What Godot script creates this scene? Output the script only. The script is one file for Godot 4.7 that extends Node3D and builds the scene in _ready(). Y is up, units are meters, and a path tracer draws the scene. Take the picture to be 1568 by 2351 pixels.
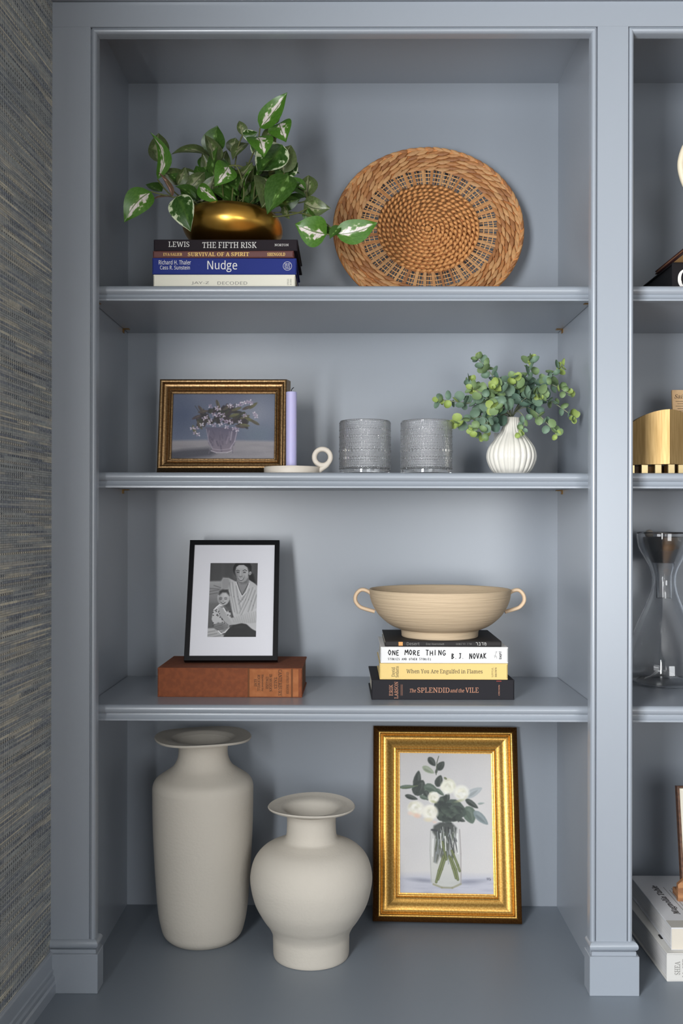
extends Node3D
# A blue-grey built-in bookcase dressed with vases, books, frames and plants. y = 0 is the counter, z = 0 the front of the shelves.
const XL := -0.4355
const XR := 0.4147
const ZB := -0.315
const OL := -0.4067
const OR := 0.392
const OT := 1.5473
const BX := 0.8670          # step from the left bay to the right bay
const S1 := 1.1523
const S2 := 0.841
const S3 := 0.4529
const LEAN := -0.0515       # the papered wall runs slightly outwards
var M := {}
var rng := RandomNumberGenerator.new()
var used := {}


func _ready():
	rng.seed = 20
	var cam := Camera3D.new()
	cam.name = "camera"
	cam.position = Vector3(0, 0.7591, 1.655)
	cam.rotation = Vector3(0, 0.0061, 0.0018)
	cam.projection = Camera3D.PROJECTION_FRUSTUM
	cam.near = 0.05
	cam.far = 50.0
	cam.size = 2.0 * 0.05 * 1175.5 / 2286.0
	cam.frustum_offset = Vector2(0, 0.05 * 22.17 / 2286.0)
	add_child(cam)
	cam.current = true
	var env := Environment.new()
	env.background_mode = Environment.BG_SKY
	env.sky = Sky.new()
	var sm := ProceduralSkyMaterial.new()
	sm.sky_top_color = Color(0.42, 0.58, 0.82)
	sm.sky_horizon_color = Color(0.80, 0.86, 0.92)
	sm.ground_bottom_color = Color(0.34, 0.36, 0.33)
	sm.ground_horizon_color = Color(0.66, 0.68, 0.68)
	sm.sky_energy_multiplier = 0.6
	env.sky.sky_material = sm
	env.tonemap_mode = Environment.TONE_MAPPER_LINEAR
	env.tonemap_exposure = 1.12
	env.sdfgi_enabled = true
	env.ssao_enabled = true
	env.ssil_enabled = true
	var we := WorldEnvironment.new()
	we.name = "environment"
	we.environment = env
	add_child(we)
	# daylight through the window in the papered wall, left of the camera, and through the window behind the camera
	day("window_light_side", Vector3(-0.55, 0.90, 1.85), Vector3(1, 0, 0.0515), Vector2(1.1, 0.94), 11.5)
	day("window_light_rear", Vector3(0.95, 0.70, 3.36), Vector3(0, 0, -1), Vector2(1.0, 1.1), 2.1)
	day("window_light_far", Vector3(2.96, 0.9, 1.9), Vector3(-1, 0, 0), Vector2(1.2, 1.2), 0.15)
	make_materials()
	build_room()
	build_bookcase()
	build_shelves()
	top_shelf()
	second_shelf()
	third_shelf()
	counter_things()
	right_bay()


func day(called, at, towards, size, energy):
	var l := AreaLight3D.new()
	l.name = called
	l.area_size = size
	l.light_color = Color(0.98, 0.99, 1.0)
	l.light_energy = energy
	l.area_normalize_energy = true
	l.area_range = 12.0
	l.area_attenuation = 2.0
	l.shadow_enabled = true
	add_child(l)
	l.look_at_from_position(at, at + towards, Vector3.UP)


# ---------------------------------------------------------------- helpers
func numbered(called):
	var n = used.get(called, 0)
	used[called] = n + 1
	return called if n == 0 else "%s_%03d" % [called, n]

func thing(called, label, category, at = Vector3.ZERO, turn = 0.0, group = ""):
	var o := Node3D.new()
	o.name = numbered(called)
	add_child(o)
	o.position = at
	o.rotation.y = turn
	tag(o, label, category, group)
	return o

func tag(o, label, category, group = ""):
	o.set_meta("label", label)
	o.set_meta("category", category)
	if group:
		o.set_meta("group", group)
	return o

func part(called, mb, mat, parent = null, at = Vector3.ZERO):
	var o := MeshInstance3D.new()
	o.mesh = mb.done() if mb is MB else mb
	o.material_override = mat
	o.position = at
	if parent:
		o.name = called
		parent.add_child(o, true)
	else:
		o.name = numbered(called)
		add_child(o)
	return o

func struct(called, mb, mat, label, parent = null):
	var o = part(called, mb, mat, parent)
	o.set_meta("kind", "structure")
	if label:
		o.set_meta("label", label)
	return o

func mat(c, rough = 0.6, metal = 0.0):
	var m := StandardMaterial3D.new()
	m.albedo_color = c
	m.roughness = rough
	m.metallic = metal
	return m

# a cover with little shine
func dull(c):
	var m = mat(c, 0.6)
	m.metallic_specular = 0.25
	return m

func c8(r, g, b):
	return Color(r / 255.0, g / 255.0, b / 255.0)


class MB:
	var st := SurfaceTool.new()
	func _init():
		st.begin(Mesh.PRIMITIVE_TRIANGLES)
	func done():
		st.generate_normals()
		return st.commit()
	func v(p, sm, uv):
		st.set_smooth_group(sm)
		st.set_uv(uv)
		st.add_vertex(p)
	# corners run counter-clockwise seen from outside
	func tri(a, b, c, sm = -1, ua = Vector2.ZERO, ub = Vector2.ZERO, uc = Vector2.ZERO):
		v(a, sm, ua)
		v(c, sm, uc)
		v(b, sm, ub)
	func quad(a, b, c, d, sm = -1, ua = Vector2(0, 1), ub = Vector2(1, 1), uc = Vector2(1, 0), ud = Vector2(0, 0)):
		tri(a, b, c, sm, ua, ub, uc)
		tri(a, c, d, sm, ua, uc, ud)
	func out_poly(p, centre):
		var n = (p[1] - p[0]).cross(p[2] - p[0])
		var mid = (p[0] + p[1] + p[2]) / 3.0
		if n.dot(mid - centre) < 0:
			p.reverse()
		if p.size() == 3:
			tri(p[0], p[1], p[2])
		else:
			quad(p[0], p[1], p[2], p[3])
	# a box with chamfered edges
	func box(c, size, bev = 0.0, xf = Transform3D()):
		var h = size / 2.0
		bev = minf(bev, minf(h.x, minf(h.y, h.z)) * 0.9)
		var P = func(a, s, sb, sc):
			var p = Vector3.ZERO
			var b = (a + 1) % 3
			var k = (a + 2) % 3
			p[a] = s * h[a]
			p[b] = sb * (h[b] - bev)
			p[k] = sc * (h[k] - bev)
			return xf * (c + p)
		var cc = xf * c
		for a in 3:
			for s in [-1, 1]:
				var f = [P.call(a, s, -1, -1), P.call(a, s, 1, -1), P.call(a, s, 1, 1), P.call(a, s, -1, 1)]
				var uv = [Vector2(0, 1), Vector2(1, 1), Vector2(1, 0), Vector2(0, 0)]
				if a == 2 and s == 1:
					quad(f[0], f[1], f[2], f[3], -1, uv[0], uv[1], uv[2], uv[3])
				else:
					out_poly(f, cc)
				if bev > 0.0:
					for t in [-1, 1]:
						# shared edge with the next axis b
						var b = (a + 1) % 3
						out_poly([P.call(a, s, t, -1), P.call(a, s, t, 1), P.call(b, t, 1, s), P.call(b, t, -1, s)], cc)
		if bev > 0.0:
			for sx in [-1, 1]:
				for sy in [-1, 1]:
					for sz in [-1, 1]:
						out_poly([P.call(0, sx, sy, sz), P.call(1, sy, sz, sx), P.call(2, sz, sx, sy)], cc)
	# a grid of points f(u, v), u and v from 0 to 1; du x dv points outwards
	func surf(nu, nv, f, sm = 1, uvs = Vector2.ONE):
		var g = []
		for j in nv + 1:
			var row = PackedVector3Array()
			row.resize(nu + 1)
			for i in nu + 1:
				row[i] = f.call(float(i) / nu, float(j) / nv)
			g.append(row)
		for j in nv:
			for i in nu:
				var u0 = float(i) / nu * uvs.x
				var u1 = float(i + 1) / nu * uvs.x
				var v0 = (1.0 - float(j) / nv) * uvs.y
				var v1 = (1.0 - float(j + 1) / nv) * uvs.y
				quad(g[j][i], g[j][i + 1], g[j + 1][i + 1], g[j + 1][i], sm, Vector2(u0, v0), Vector2(u1, v0), Vector2(u1, v1), Vector2(u0, v1))
	# profile of (radius, height) turned about y; corners sharper than 35 degrees stay sharp
	func lathe(prof, seg = 64, wob = null, at = Vector3.ZERO):
		var sm = 1
		for k in prof.size() - 1:
			if k > 0 and absf((prof[k] - prof[k - 1]).angle_to(prof[k + 1] - prof[k])) > 0.62:
				sm += 1
			var a = prof[k]
			var b = prof[k + 1]
			for i in seg:
				var p = []
				for q in [[i, a], [i + 1, a], [i + 1, b], [i, b]]:
					var th = TAU * (q[0] % seg) / seg
					var w = Vector3(q[1].x * sin(th), q[1].y, q[1].x * cos(th))
					if wob != null:
						w = wob.call(w, th)
					p.append(at + w)
				var u0 = float(i) / seg
				var u1 = float(i + 1) / seg
				if a.x > 1e-6:
					tri(p[0], p[1], p[2], sm, Vector2(u0, a.y), Vector2(u1, a.y), Vector2(u1, b.y))
				if b.x > 1e-6:
					tri(p[0], p[2], p[3], sm, Vector2(u0, a.y), Vector2(u1, b.y), Vector2(u0, b.y))
	func tube(pts, rad, sides = 8, flat = 1.0, up = Vector3.ZERO, caps = true):
		var n = pts.size()
		var N = up
		var rings = []
		for k in n:
			var T = (pts[mini(k + 1, n - 1)] - pts[maxi(k - 1, 0)]).normalized()
			if N == Vector3.ZERO:
				N = T.cross(Vector3(0.3, 0.2, 0.9)).normalized()
			N = (N - T * N.dot(T)).normalized()
			var B = T.cross(N)
			var r = rad[k] if rad is Array else rad
			var ring = []
			for i in sides:
				var th = TAU * i / sides
				ring.append(pts[k] + N * cos(th) * r * flat + B * sin(th) * r)
			rings.append(ring)
		for k in n - 1:
			for i in sides:
				var j = (i + 1) % sides
				quad(rings[k][i], rings[k][j], rings[k + 1][j], rings[k + 1][i], 1)
		if caps:
			for i in range(1, sides - 1):
				tri(rings[0][0], rings[0][i + 1], rings[0][i], 2)
				tri(rings[n - 1][0], rings[n - 1][i], rings[n - 1][i + 1], 3)
	# polygon of 2D points pushed along an axis; put(p2, k) places it, k = 0 and 1
	func prism(poly, put, caps = true):
		var area = 0.0
		var n = poly.size()
		for i in n:
			area += poly[i].cross(poly[(i + 1) % n])
		var o = put.call(Vector2.ZERO, 0.0)
		var ex = put.call(Vector2(1, 0), 0.0) - o
		var ey = put.call(Vector2(0, 1), 0.0) - o
		var ez = put.call(Vector2.ZERO, 1.0) - o
		var flip = (ex.cross(ey).dot(ez) > 0) != (area > 0)
		var sm = 1
		for i in n:
			var a = poly[i]
			var b = poly[(i + 1) % n]
			var prev = poly[(i + n - 1) % n]
			if absf((a - prev).angle_to(b - a)) > 0.62:
				sm += 1
			var q = [put.call(a, 0.0), put.call(b, 0.0), put.call(b, 1.0), put.call(a, 1.0)]
			if flip:
				q.reverse()
			quad(q[0], q[1], q[2], q[3], sm)
		if caps:
			var t = Geometry2D.triangulate_polygon(PackedVector2Array(poly))
			for i in range(0, t.size(), 3):
				for k in [0.0, 1.0]:
					var p = [put.call(poly[t[i]], k), put.call(poly[t[i + 1]], k), put.call(poly[t[i + 2]], k)]
					var nn = (p[1] - p[0]).cross(p[2] - p[0])
					if nn.dot(ez) * (k * 2.0 - 1.0) < 0:
						p.reverse()
					tri(p[0], p[1], p[2])
	# one mitred side of a frame of w by h lying in the xy plane; profile of (inset, height); side 0 bottom, 1 right, 2 top, 3 left
	func rail(w, h, prof, side):
		var W = w if side % 2 == 0 else h
		var H = h if side % 2 == 0 else w
		var sm = 1
		var ang = side * PI / 2.0
		var R = func(x, y, z):
			return Vector3(x * cos(ang) - y * sin(ang), x * sin(ang) + y * cos(ang), z)
		for k in prof.size() - 1:
			if k > 0 and absf((prof[k] - prof[k - 1]).angle_to(prof[k + 1] - prof[k])) > 0.5:
				sm += 1
			var a = prof[k]
			var b = prof[k + 1]
			quad(R.call(-(W / 2 - a.x), -(H / 2 - a.x), a.y), R.call(W / 2 - a.x, -(H / 2 - a.x), a.y), R.call(W / 2 - b.x, -(H / 2 - b.x), b.y), R.call(-(W / 2 - b.x), -(H / 2 - b.x), b.y), sm)


func arc(cx, cy, r, a0, a1, n):
	var o = []
	for i in n + 1:
		var a = deg_to_rad(lerpf(a0, a1, float(i) / n))
		o.append(Vector2(cx + r * cos(a), cy + r * sin(a)))
	return o

# a smooth curve through the given points
func spline(pts, per = 6):
	var o = []
	var n = pts.size()
	for i in n - 1:
		for k in per:
			o.append(pts[i].cubic_interpolate(pts[i + 1], pts[maxi(i - 1, 0)], pts[mini(i + 2, n - 1)], float(k) / per))
	o.append(pts[n - 1])
	return o

func font(kind):
	var f := SystemFont.new()
	f.font_names = PackedStringArray(["Droid Serif" if kind.begins_with("serif") else "Droid Sans"])
	if kind.ends_with("bold"):
		f.font_weight = 700
	return f

# raised print of a given width and height, centred at a place on a face; basis gives its right, up and outward axes
func letters(parent, text, kind, w, h, at, mt, basis = Basis(), slant = 0.0):
	var t := TextMesh.new()
	t.font = font(kind)
	t.text = text
	t.font_size = 48
	t.pixel_size = 0.01
	t.depth = 0.05
	t.curve_step = 2.0
	var box = t.get_aabb()
	var s = Vector3(w / maxf(box.size.x, 1e-4), h / maxf(box.size.y, 1e-4), 0.0004 / 0.05)
	var o := MeshInstance3D.new()
	o.mesh = t
	o.material_override = mt
	o.name = "lettering"
	var b = basis * Basis(Vector3(s.x, 0, 0), Vector3(slant * s.y, s.y, 0), Vector3(0, 0, s.z))
	o.transform = Transform3D(b, at - b * box.get_center())
	parent.add_child(o, true)
	return o


# ---------------------------------------------------------------- materials and computed pictures
class Paint:
	var w: int
	var h: int
	var px := PackedColorArray()
	var rng := RandomNumberGenerator.new()
	func _init(ww, hh, c, s):
		w = ww
		h = hh
		px.resize(w * h)
		px.fill(c)
		rng.seed = s
	func mixin(i, c, a):
		px[i] = px[i].lerp(c, a)
	# ellipse in fractions of the picture's height (both axes), turned by rot degrees; soft is the share of the radius that fades
	func blob(u, v, ru, rv, rot, c, a = 1.0, soft = 0.25):
		var x0 = u * w
		var y0 = v * h
		var rx = ru * h
		var ry = rv * h
		var R = maxf(rx, ry) + 1.0
		var cs = cos(deg_to_rad(rot))
		var sn = sin(deg_to_rad(rot))
		for y in range(maxi(0, int(y0 - R)), mini(h, int(y0 + R) + 1)):
			for x in range(maxi(0, int(x0 - R)), mini(w, int(x0 + R) + 1)):
				var dx = x + 0.5 - x0
				var dy = y + 0.5 - y0
				var d = sqrt(pow((dx * cs + dy * sn) / rx, 2) + pow((-dx * sn + dy * cs) / ry, 2))
				if d < 1.0:
					mixin(y * w + x, c, a * clampf((1.0 - d) / maxf(soft, 0.01), 0, 1))
	func stroke(pts, wid, c, a = 1.0, soft = 0.5, taper = 0.0):
		var r = wid * h
		for k in pts.size() - 1:
			var p = Vector2(pts[k].x * w, pts[k].y * h)
			var q = Vector2(pts[k + 1].x * w, pts[k + 1].y * h)
			var d = q - p
			var L = maxf(d.length_squared(), 1e-6)
			for y in range(maxi(0, int(minf(p.y, q.y) - r - 1)), mini(h, int(maxf(p.y, q.y) + r) + 2)):
				for x in range(maxi(0, int(minf(p.x, q.x) - r - 1)), mini(w, int(maxf(p.x, q.x) + r) + 2)):
					var s = Vector2(x + 0.5, y + 0.5)
					var t = clampf((s - p).dot(d) / L, 0, 1)
					var rr = r * (1.0 - taper * (k + t) / (pts.size() - 1))
					var e = s.distance_to(p + d * t) / maxf(rr, 0.3)
					if e < 1.0:
						mixin(y * w + x, c, a * clampf((1.0 - e) / maxf(soft, 0.01), 0, 1))
	# polygon with a soft edge (feather in fractions of the height); c2 shades it from top to bottom
	func poly(pts, c, a = 1.0, feather = 0.004, c2 = null):
		var P = PackedVector2Array()
		var lo = Vector2(1e9, 1e9)
		var hi = -lo
		for p in pts:
			var q = Vector2(p.x * w, p.y * h)
			P.append(q)
			lo = lo.min(q)
			hi = hi.max(q)
		var f = maxf(feather * h, 0.6)
		var n = P.size()
		for y in range(maxi(0, int(lo.y - f)), mini(h, int(hi.y + f) + 1)):
			for x in range(maxi(0, int(lo.x - f)), mini(w, int(hi.x + f) + 1)):
				var s = Vector2(x + 0.5, y + 0.5)
				var d = 1e9
				var inside = false
				var j = n - 1
				for i in n:
					var A = P[i]
					var B = P[j]
					var e = B - A
					var t = clampf((s - A).dot(e) / maxf(e.length_squared(), 1e-6), 0, 1)
					d = minf(d, s.distance_squared_to(A + e * t))
					if (A.y > s.y) != (B.y > s.y) and s.x < (B.x - A.x) * (s.y - A.y) / (B.y - A.y) + A.x:
						inside = not inside
					j = i
				d = sqrt(d) * (1.0 if inside else -1.0)
				if d > -f:
					var cc = c if c2 == null else c.lerp(c2, clampf((y - lo.y) / (hi.y - lo.y), 0, 1))
					mixin(y * w + x, cc, a * clampf(0.5 + 0.5 * d / f, 0, 1))
	# canvas grain and broken brush marks
	func grain(amount, cell = 1):
		for y in h:
			for x in w:
				var i = y * w + x
				var g = rng.randf_range(-amount, amount)
				px[i] = Color(px[i].r + g, px[i].g + g, px[i].b + g)
	func image():
		var im = Image.create(w, h, false, Image.FORMAT_RGB8)
		for y in h:
			for x in w:
				im.set_pixel(x, y, px[y * w + x].clamp())
		return im
	func tex():
		return ImageTexture.create_from_image(image())


func picture(p, rough = 0.7):
	var m := StandardMaterial3D.new()
	m.albedo_texture = p.tex()
	m.roughness = rough
	return m

func noise_tex(freq, lo, hi, s, size = 256, oct = 4):
	var n := FastNoiseLite.new()
	n.seed = s
	n.frequency = freq
	n.fractal_octaves = oct
	var t := NoiseTexture2D.new()
	t.width = size
	t.height = size
	t.seamless = true
	t.noise = n
	var g := Gradient.new()
	g.set_color(0, lo)
	g.set_color(1, hi)
	g.set_offset(0, 0.28)
	g.set_offset(1, 0.72)
	t.color_ramp = g
	return t

func mottled(freq, lo, hi, s, scale, rough, metal = 0.0):
	var m := StandardMaterial3D.new()
	m.albedo_texture = noise_tex(freq, lo, hi, s)
	m.uv1_triplanar = true
	m.uv1_scale = scale
	m.roughness = rough
	m.metallic = metal
	return m

func bumpy(m, freq, s, depth, scale = Vector3.ONE):
	m.heightmap_enabled = true
	m.heightmap_texture = noise_tex(freq, Color.BLACK, Color.WHITE, s)
	m.heightmap_scale = depth
	m.uv1_triplanar = true
	m.uv1_scale = scale
	return m

func make_materials():
	M.paint = mat(c8(149, 156, 165), 0.30)
	M.paint.metallic_specular = 0.66
	M.counter = mat(c8(122, 130, 139), 0.45)
	M.wall = mat(c8(138, 137, 135), 0.8)
	M.floor = mottled(0.02, c8(120, 92, 66), c8(150, 118, 86), 3, Vector3(1.2, 1.2, 1.2), 0.5)
	M.brass_pin = mat(c8(160, 120, 62), 0.35, 1.0)
	M.black = mat(c8(24, 23, 25), 0.45)
	M.black_frame = mat(c8(17, 17, 20), 0.4)
	M.black_frame.metallic_specular = 0.3
	M.black.metallic_specular = 0.3
	M.white_print = mat(c8(226, 224, 220), 0.6)
	M.gold_print = mat(c8(214, 178, 104), 0.35, 0.4)
	M.dark_print = mat(c8(40, 36, 34), 0.6)
	M.grey_print = mat(c8(128, 126, 122), 0.6)
	M.copper_print = mat(c8(196, 140, 112), 0.35, 0.4)
	M.leafgreen_print = mat(c8(48, 34, 22), 0.7)
	M.pages = pages(c8(222, 214, 196), 5)
	M.pages_dark = pages(c8(92, 84, 76), 6)
	M.plaster = bumpy(mat(c8(202, 195, 183), 0.85), 0.06, 7, 0.014, Vector3(9, 9, 9))
	M.bowl_clay = bumpy(mat(c8(202, 180, 150), 0.75), 0.03, 8, 0.06, Vector3(1.0, 26, 1.0))
	M.cream = mat(c8(214, 204, 190), 0.5)
	M.cream_clay = bumpy(mat(c8(228, 216, 190), 0.6), 0.05, 24, 0.03, Vector3(8, 8, 8))
	M.bowl_clay_plain = mat(c8(224, 196, 164), 0.72)
	M.wax = mat(c8(190, 186, 228), 0.45)
	M.wax.subsurf_scatter_enabled = true
	M.wax.subsurf_scatter_strength = 0.15
	M.brass = mottled(0.012, c8(214, 162, 70), c8(224, 176, 88), 9, Vector3(6, 6, 6), 0.3, 1.0)
	M.brass_pale = mat(c8(206, 184, 138), 0.3, 1.0)
	M.brushed = mottled(0.03, c8(168, 138, 90), c8(190, 160, 110), 10, Vector3(26, 1.5, 26), 0.58, 0.85)
	M.gold = mottled(0.05, c8(184, 138, 68), c8(216, 174, 100), 11, Vector3(20, 20, 20), 0.36, 0.95)
	M.gold_dark = mottled(0.05, c8(92, 58, 26), c8(124, 82, 38), 12, Vector3(20, 20, 20), 0.42, 0.9)
	M.bronze = mottled(0.04, c8(128, 100, 68), c8(168, 138, 98), 13, Vector3(22, 22, 22), 0.36, 0.95)
	M.bronze_dark = mottled(0.03, c8(50, 38, 27), c8(70, 53, 37), 14, Vector3(10, 10, 10), 0.45, 0.85)
	M.ceramic = mat(c8(226, 222, 212), 0.16)
	M.ceramic.clearcoat_enabled = true
	M.ceramic.clearcoat = 0.5
	M.ceramic.clearcoat_roughness = 0.08
	M.steel = mat(c8(150, 146, 142), 0.24, 1.0)
	M.hobnail = mat(Color(1, 1, 1, 0.05), 0.03)
	M.hobnail.refraction_enabled = true
	M.hobnail.refraction_scale = 0.05
	M.glass = mat(Color(1, 1, 1, 0.0), 0.01)
	M.glass.refraction_enabled = true
	M.glass.refraction_scale = 0.05
	M.stem = mat(c8(92, 98, 50), 0.6)
	M.twig = mat(c8(122, 128, 104), 0.7)
	M.soil = mat(c8(30, 27, 22), 0.95)
	M.mat_board = mat(c8(236, 236, 242), 0.9)
	M.wood = mottled(0.02, c8(136, 92, 60), c8(172, 124, 84), 15, Vector3(3, 24, 3), 0.55)
	M.wood_dark = mottled(0.02, c8(78, 50, 34), c8(104, 70, 48), 16, Vector3(3, 24, 3), 0.5)
	M.paper_old = mottled(0.02, c8(202, 166, 124), c8(214, 180, 138), 17, Vector3(6, 6, 6), 0.85)
	M.straw = []
	for c in [c8(226, 160, 98), c8(212, 142, 82), c8(234, 178, 116), c8(190, 122, 68), c8(226, 170, 112)]:
		M.straw.append(bumpy(mat(c, 0.62), 0.05, 18, 0.04, Vector3(30, 30, 30)))
	M.strand = []
	for c in [c8(204, 142, 84), c8(188, 124, 68), c8(212, 156, 98), c8(164, 104, 56), c8(202, 148, 94)]:
		M.strand.append(mottled(0.03, c.darkened(0.16), c.lightened(0.10), 28, Vector3(0.5, 2.5, 2.5), 0.6))
	M.pages_white = pages(c8(214, 212, 210), 27)
	M.pages_old = pages(c8(116, 78, 50), 26)
	M.wallpaper = grasscloth()
	M.leaf = leaf_skins()
	M.euc = []
	for c in [[c8(58, 86, 72), c8(110, 134, 118)], [c8(74, 104, 82), c8(140, 160, 140)], [c8(92, 118, 72), c8(142, 162, 118)], [c8(120, 144, 62), c8(170, 184, 112)]]:
		var m = mottled(0.05, c[0], c[1], 19, Vector3(26, 26, 26), 0.6)
		m.backlight_enabled = true
		m.backlight = Color(0.10, 0.14, 0.06)
		M.euc.append(m)

# the cut edge of a book block: fine paper lines
func pages(c, s):
	var p = Paint.new(64, 128, c, s)
	for y in 128:
		var g = p.rng.randf_range(-0.07, 0.05)
		for x in 64:
			p.px[y * 64 + x] = Color(c.r + g, c.g + g, c.b + g * 0.9)
	var m = picture(p, 0.9)
	m.uv1_triplanar = true
	m.uv1_scale = Vector3(12, 22, 12)
	return m

# woven grasscloth: dyed wefts of uneven thickness crossing thin upright warps
func grasscloth():
	var W := 1024
	var H := 1020
	var cols := 64
	var rows := 170
	var cw := W / cols
	var rh := H / rows
	var im := Image.create(W, H, false, Image.FORMAT_RGB8)
	var hm := Image.create(W, H, false, Image.FORMAT_L8)
	var dye = [c8(151, 158, 160), c8(160, 164, 162), c8(137, 146, 153), c8(174, 171, 160), c8(192, 185, 164), c8(155, 162, 160), c8(144, 151, 153), c8(167, 167, 162), c8(119, 128, 142), c8(214, 205, 178)]
	var warp = c8(174, 175, 170)
	var gap = c8(52, 58, 68)
	var r := RandomNumberGenerator.new()
	r.seed = 77
	for j in rows:
		var left := 0
		var c = dye[0]
		var was = c
		var open := 0.0
		var want := 0.0
		var thick := 1.0
		for i in cols:
			if left <= 0:
				left = r.randi_range(4, 18)
				c = dye[r.randi() % 9] if r.randf() < 0.93 else dye[9]
				want = r.randf_range(0.5, 1.0) if r.randf() < 0.26 else r.randf_range(0.0, 0.2)
				thick = r.randf_range(0.55, 1.05)
			left -= 1
			was = was.lerp(c, 0.5)
			open = lerpf(open, want, 0.6)
			var over = (i + j) % 2 == 0
			var t = r.randf_range(-0.03, 0.03)
			for y in rh:
				var e = absf((y + 0.5) / rh * 2.0 - 1.0) / thick
				for x in cw:
					var k = was
					var z = 0.75 - 0.3 * e * e
					if e > 0.95:
						k = was.lerp(gap, 0.35)
						z = 0.25
					var wx = absf(x - 2.5 + 0.8 * sin(j * 0.7 + i)) / 3.0
					if wx < 1.0:
						k = k.lerp(warp, (0.25 if over else 0.85) * (1.0 - wx * wx))
						z = maxf(z, 0.9 - 0.5 * wx * wx) if not over else z
					elif e < 0.8:
						k = k.lerp(gap, open * clampf(3.4 - absf(x - 10.5), 0.0, 1.0))
						z = lerpf(z, 0.15, open * 0.8)
					var g = t + r.randf_range(-0.02, 0.02)
					k = k.lerp(Color(k.get_luminance(), k.get_luminance(), k.get_luminance()), 0.25)
					im.set_pixel(i * cw + x, j * rh + y, Color(k.r + g, k.g + g, k.b + g).clamp())
					hm.set_pixel(i * cw + x, j * rh + y, Color(z, z, z))
	var m := StandardMaterial3D.new()
	m.albedo_texture = ImageTexture.create_from_image(im)
	m.roughness = 0.9
	m.heightmap_enabled = true
	m.heightmap_texture = ImageTexture.create_from_image(hm)
	m.heightmap_scale = 0.08
	return m

# variegated leaf skins, base at the bottom, tip at the top
func leaf_skins():
	var o = []
	var n := FastNoiseLite.new()
	n.seed = 5
	n.frequency = 0.035
	for k in 5:
		var green = [c8(62, 108, 24), c8(46, 80, 20), c8(72, 86, 46), c8(96, 70, 52), c8(40, 74, 20)][k]
		var cream = [c8(226, 214, 210), c8(120, 156, 84), c8(142, 146, 112), c8(206, 158, 150), c8(206, 214, 180)][k]
		var p = Paint.new(96, 192, green, 30 + k)
		for y in 192:
			for x in 96:
				var u = (x + 0.5) / 96.0 * 2.0 - 1.0
				var v = 1.0 - (y + 0.5) / 192.0
				var nz = n.get_noise_2d(x * 1.0 + 300.0 * k, y * 0.55)
				var n2 = n.get_noise_2d(x * 3.0, y * 1.2 + 900.0)
				var patch = 0.0
				var side = u + 0.12
				var band = [0.34, 0.16, 0.42, 0.5, 0.0][k] * sin(PI * clampf(v * 1.05, 0, 1)) + nz * 0.5
				patch = clampf((band - absf(side)) * 7.0, 0, 1)
				if k == 4:
					patch = clampf((absf(u) - 0.70 - nz * 0.5) * 8.0, 0, 1)
				var c = green.lightened(clampf(0.05 + n2 * 0.10, 0, 1)).lerp(cream, patch)
				c = c.lerp(c8(112, 150, 66), clampf((band + 0.22 - absf(side)) * 3.0, 0, 1) * (1.0 - patch) * 0.4)
				var vein = absf(fmod(absf(u) * 1.1 + (1.0 - v) * 3.2, 0.5) - 0.25)
				if vein < 0.02:
					c = c.lerp(green.darkened(0.25), 0.3)
				if absf(u) < 0.035:
					c = c.lerp(c8(70, 96, 40) if k != 2 else c8(52, 60, 36), 0.75)
				p.px[y * 96 + x] = c
		var m = picture(p, 0.34)
		m.backlight_enabled = true
		m.backlight = Color(0.05, 0.09, 0.02)
		o.append(m)
	return o


# ---------------------------------------------------------------- room and bookcase
func wallside(z, off = 0.0):
	return -0.478 + LEAN * (z - 0.05) + off

# a wall with a window opening, lying in its own xy plane (x along, y up), inner face at z = 0, built of four pieces joined
func holed_wall(mb, w0, w1, y0, y1, a0, a1, b0, b1, thick, put):
	for r in [[w0, a0, y0, y1], [a1, w1, y0, y1], [a0, a1, y0, b0], [a0, a1, b1, y1]]:
		var c = [put.call(r[0], r[2], 0.0), put.call(r[1], r[2], 0.0), put.call(r[1], r[3], 0.0), put.call(r[0], r[3], 0.0), put.call(r[0], r[2], thick), put.call(r[1], r[2], thick), put.call(r[1], r[3], thick), put.call(r[0], r[3], thick)]
		var mid = (c[0] + c[6]) / 2.0
		var U = func(q): return Vector2(q[0] / 0.50, 1.0 - q[1] / 0.575)
		var uv = [U.call([r[0], r[2]]), U.call([r[1], r[2]]), U.call([r[1], r[3]]), U.call([r[0], r[3]])]
		mb.quad(c[0], c[1], c[2], c[3], -1, uv[0], uv[1], uv[2], uv[3])
		for f in [[4, 5, 6, 7], [0, 1, 5, 4], [1, 2, 6, 5], [2, 3, 7, 6], [3, 0, 4, 7]]:
			mb.out_poly([c[f[0]], c[f[1]], c[f[2]], c[f[3]]], mid)

func window(called, at, turn, w, h, label):
	var o := Node3D.new()
	o.name = called
	o.set_meta("kind", "structure")
	add_child(o)
	o.position = at
	o.rotation.y = turn
	var f = MB.new()
	for k in 4:
		f.rail(w, h, [Vector2(-0.06, 0), Vector2(-0.06, 0.02), Vector2(0.05, 0.02), Vector2(0.05, -0.06)], k)
	part("window_frame", f, M.sash, o)
	for x in [-w / 6, w / 6]:
		var b = MB.new()
		b.box(Vector3(x, 0, -0.03), Vector3(0.03, h, 0.03), 0.004)
		part("glazing_bar", b, M.sash, o)
	var b = MB.new()
	b.box(Vector3(0, 0, -0.03), Vector3(w, 0.03, 0.03), 0.004)
	part("glazing_bar", b, M.sash, o)

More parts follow.
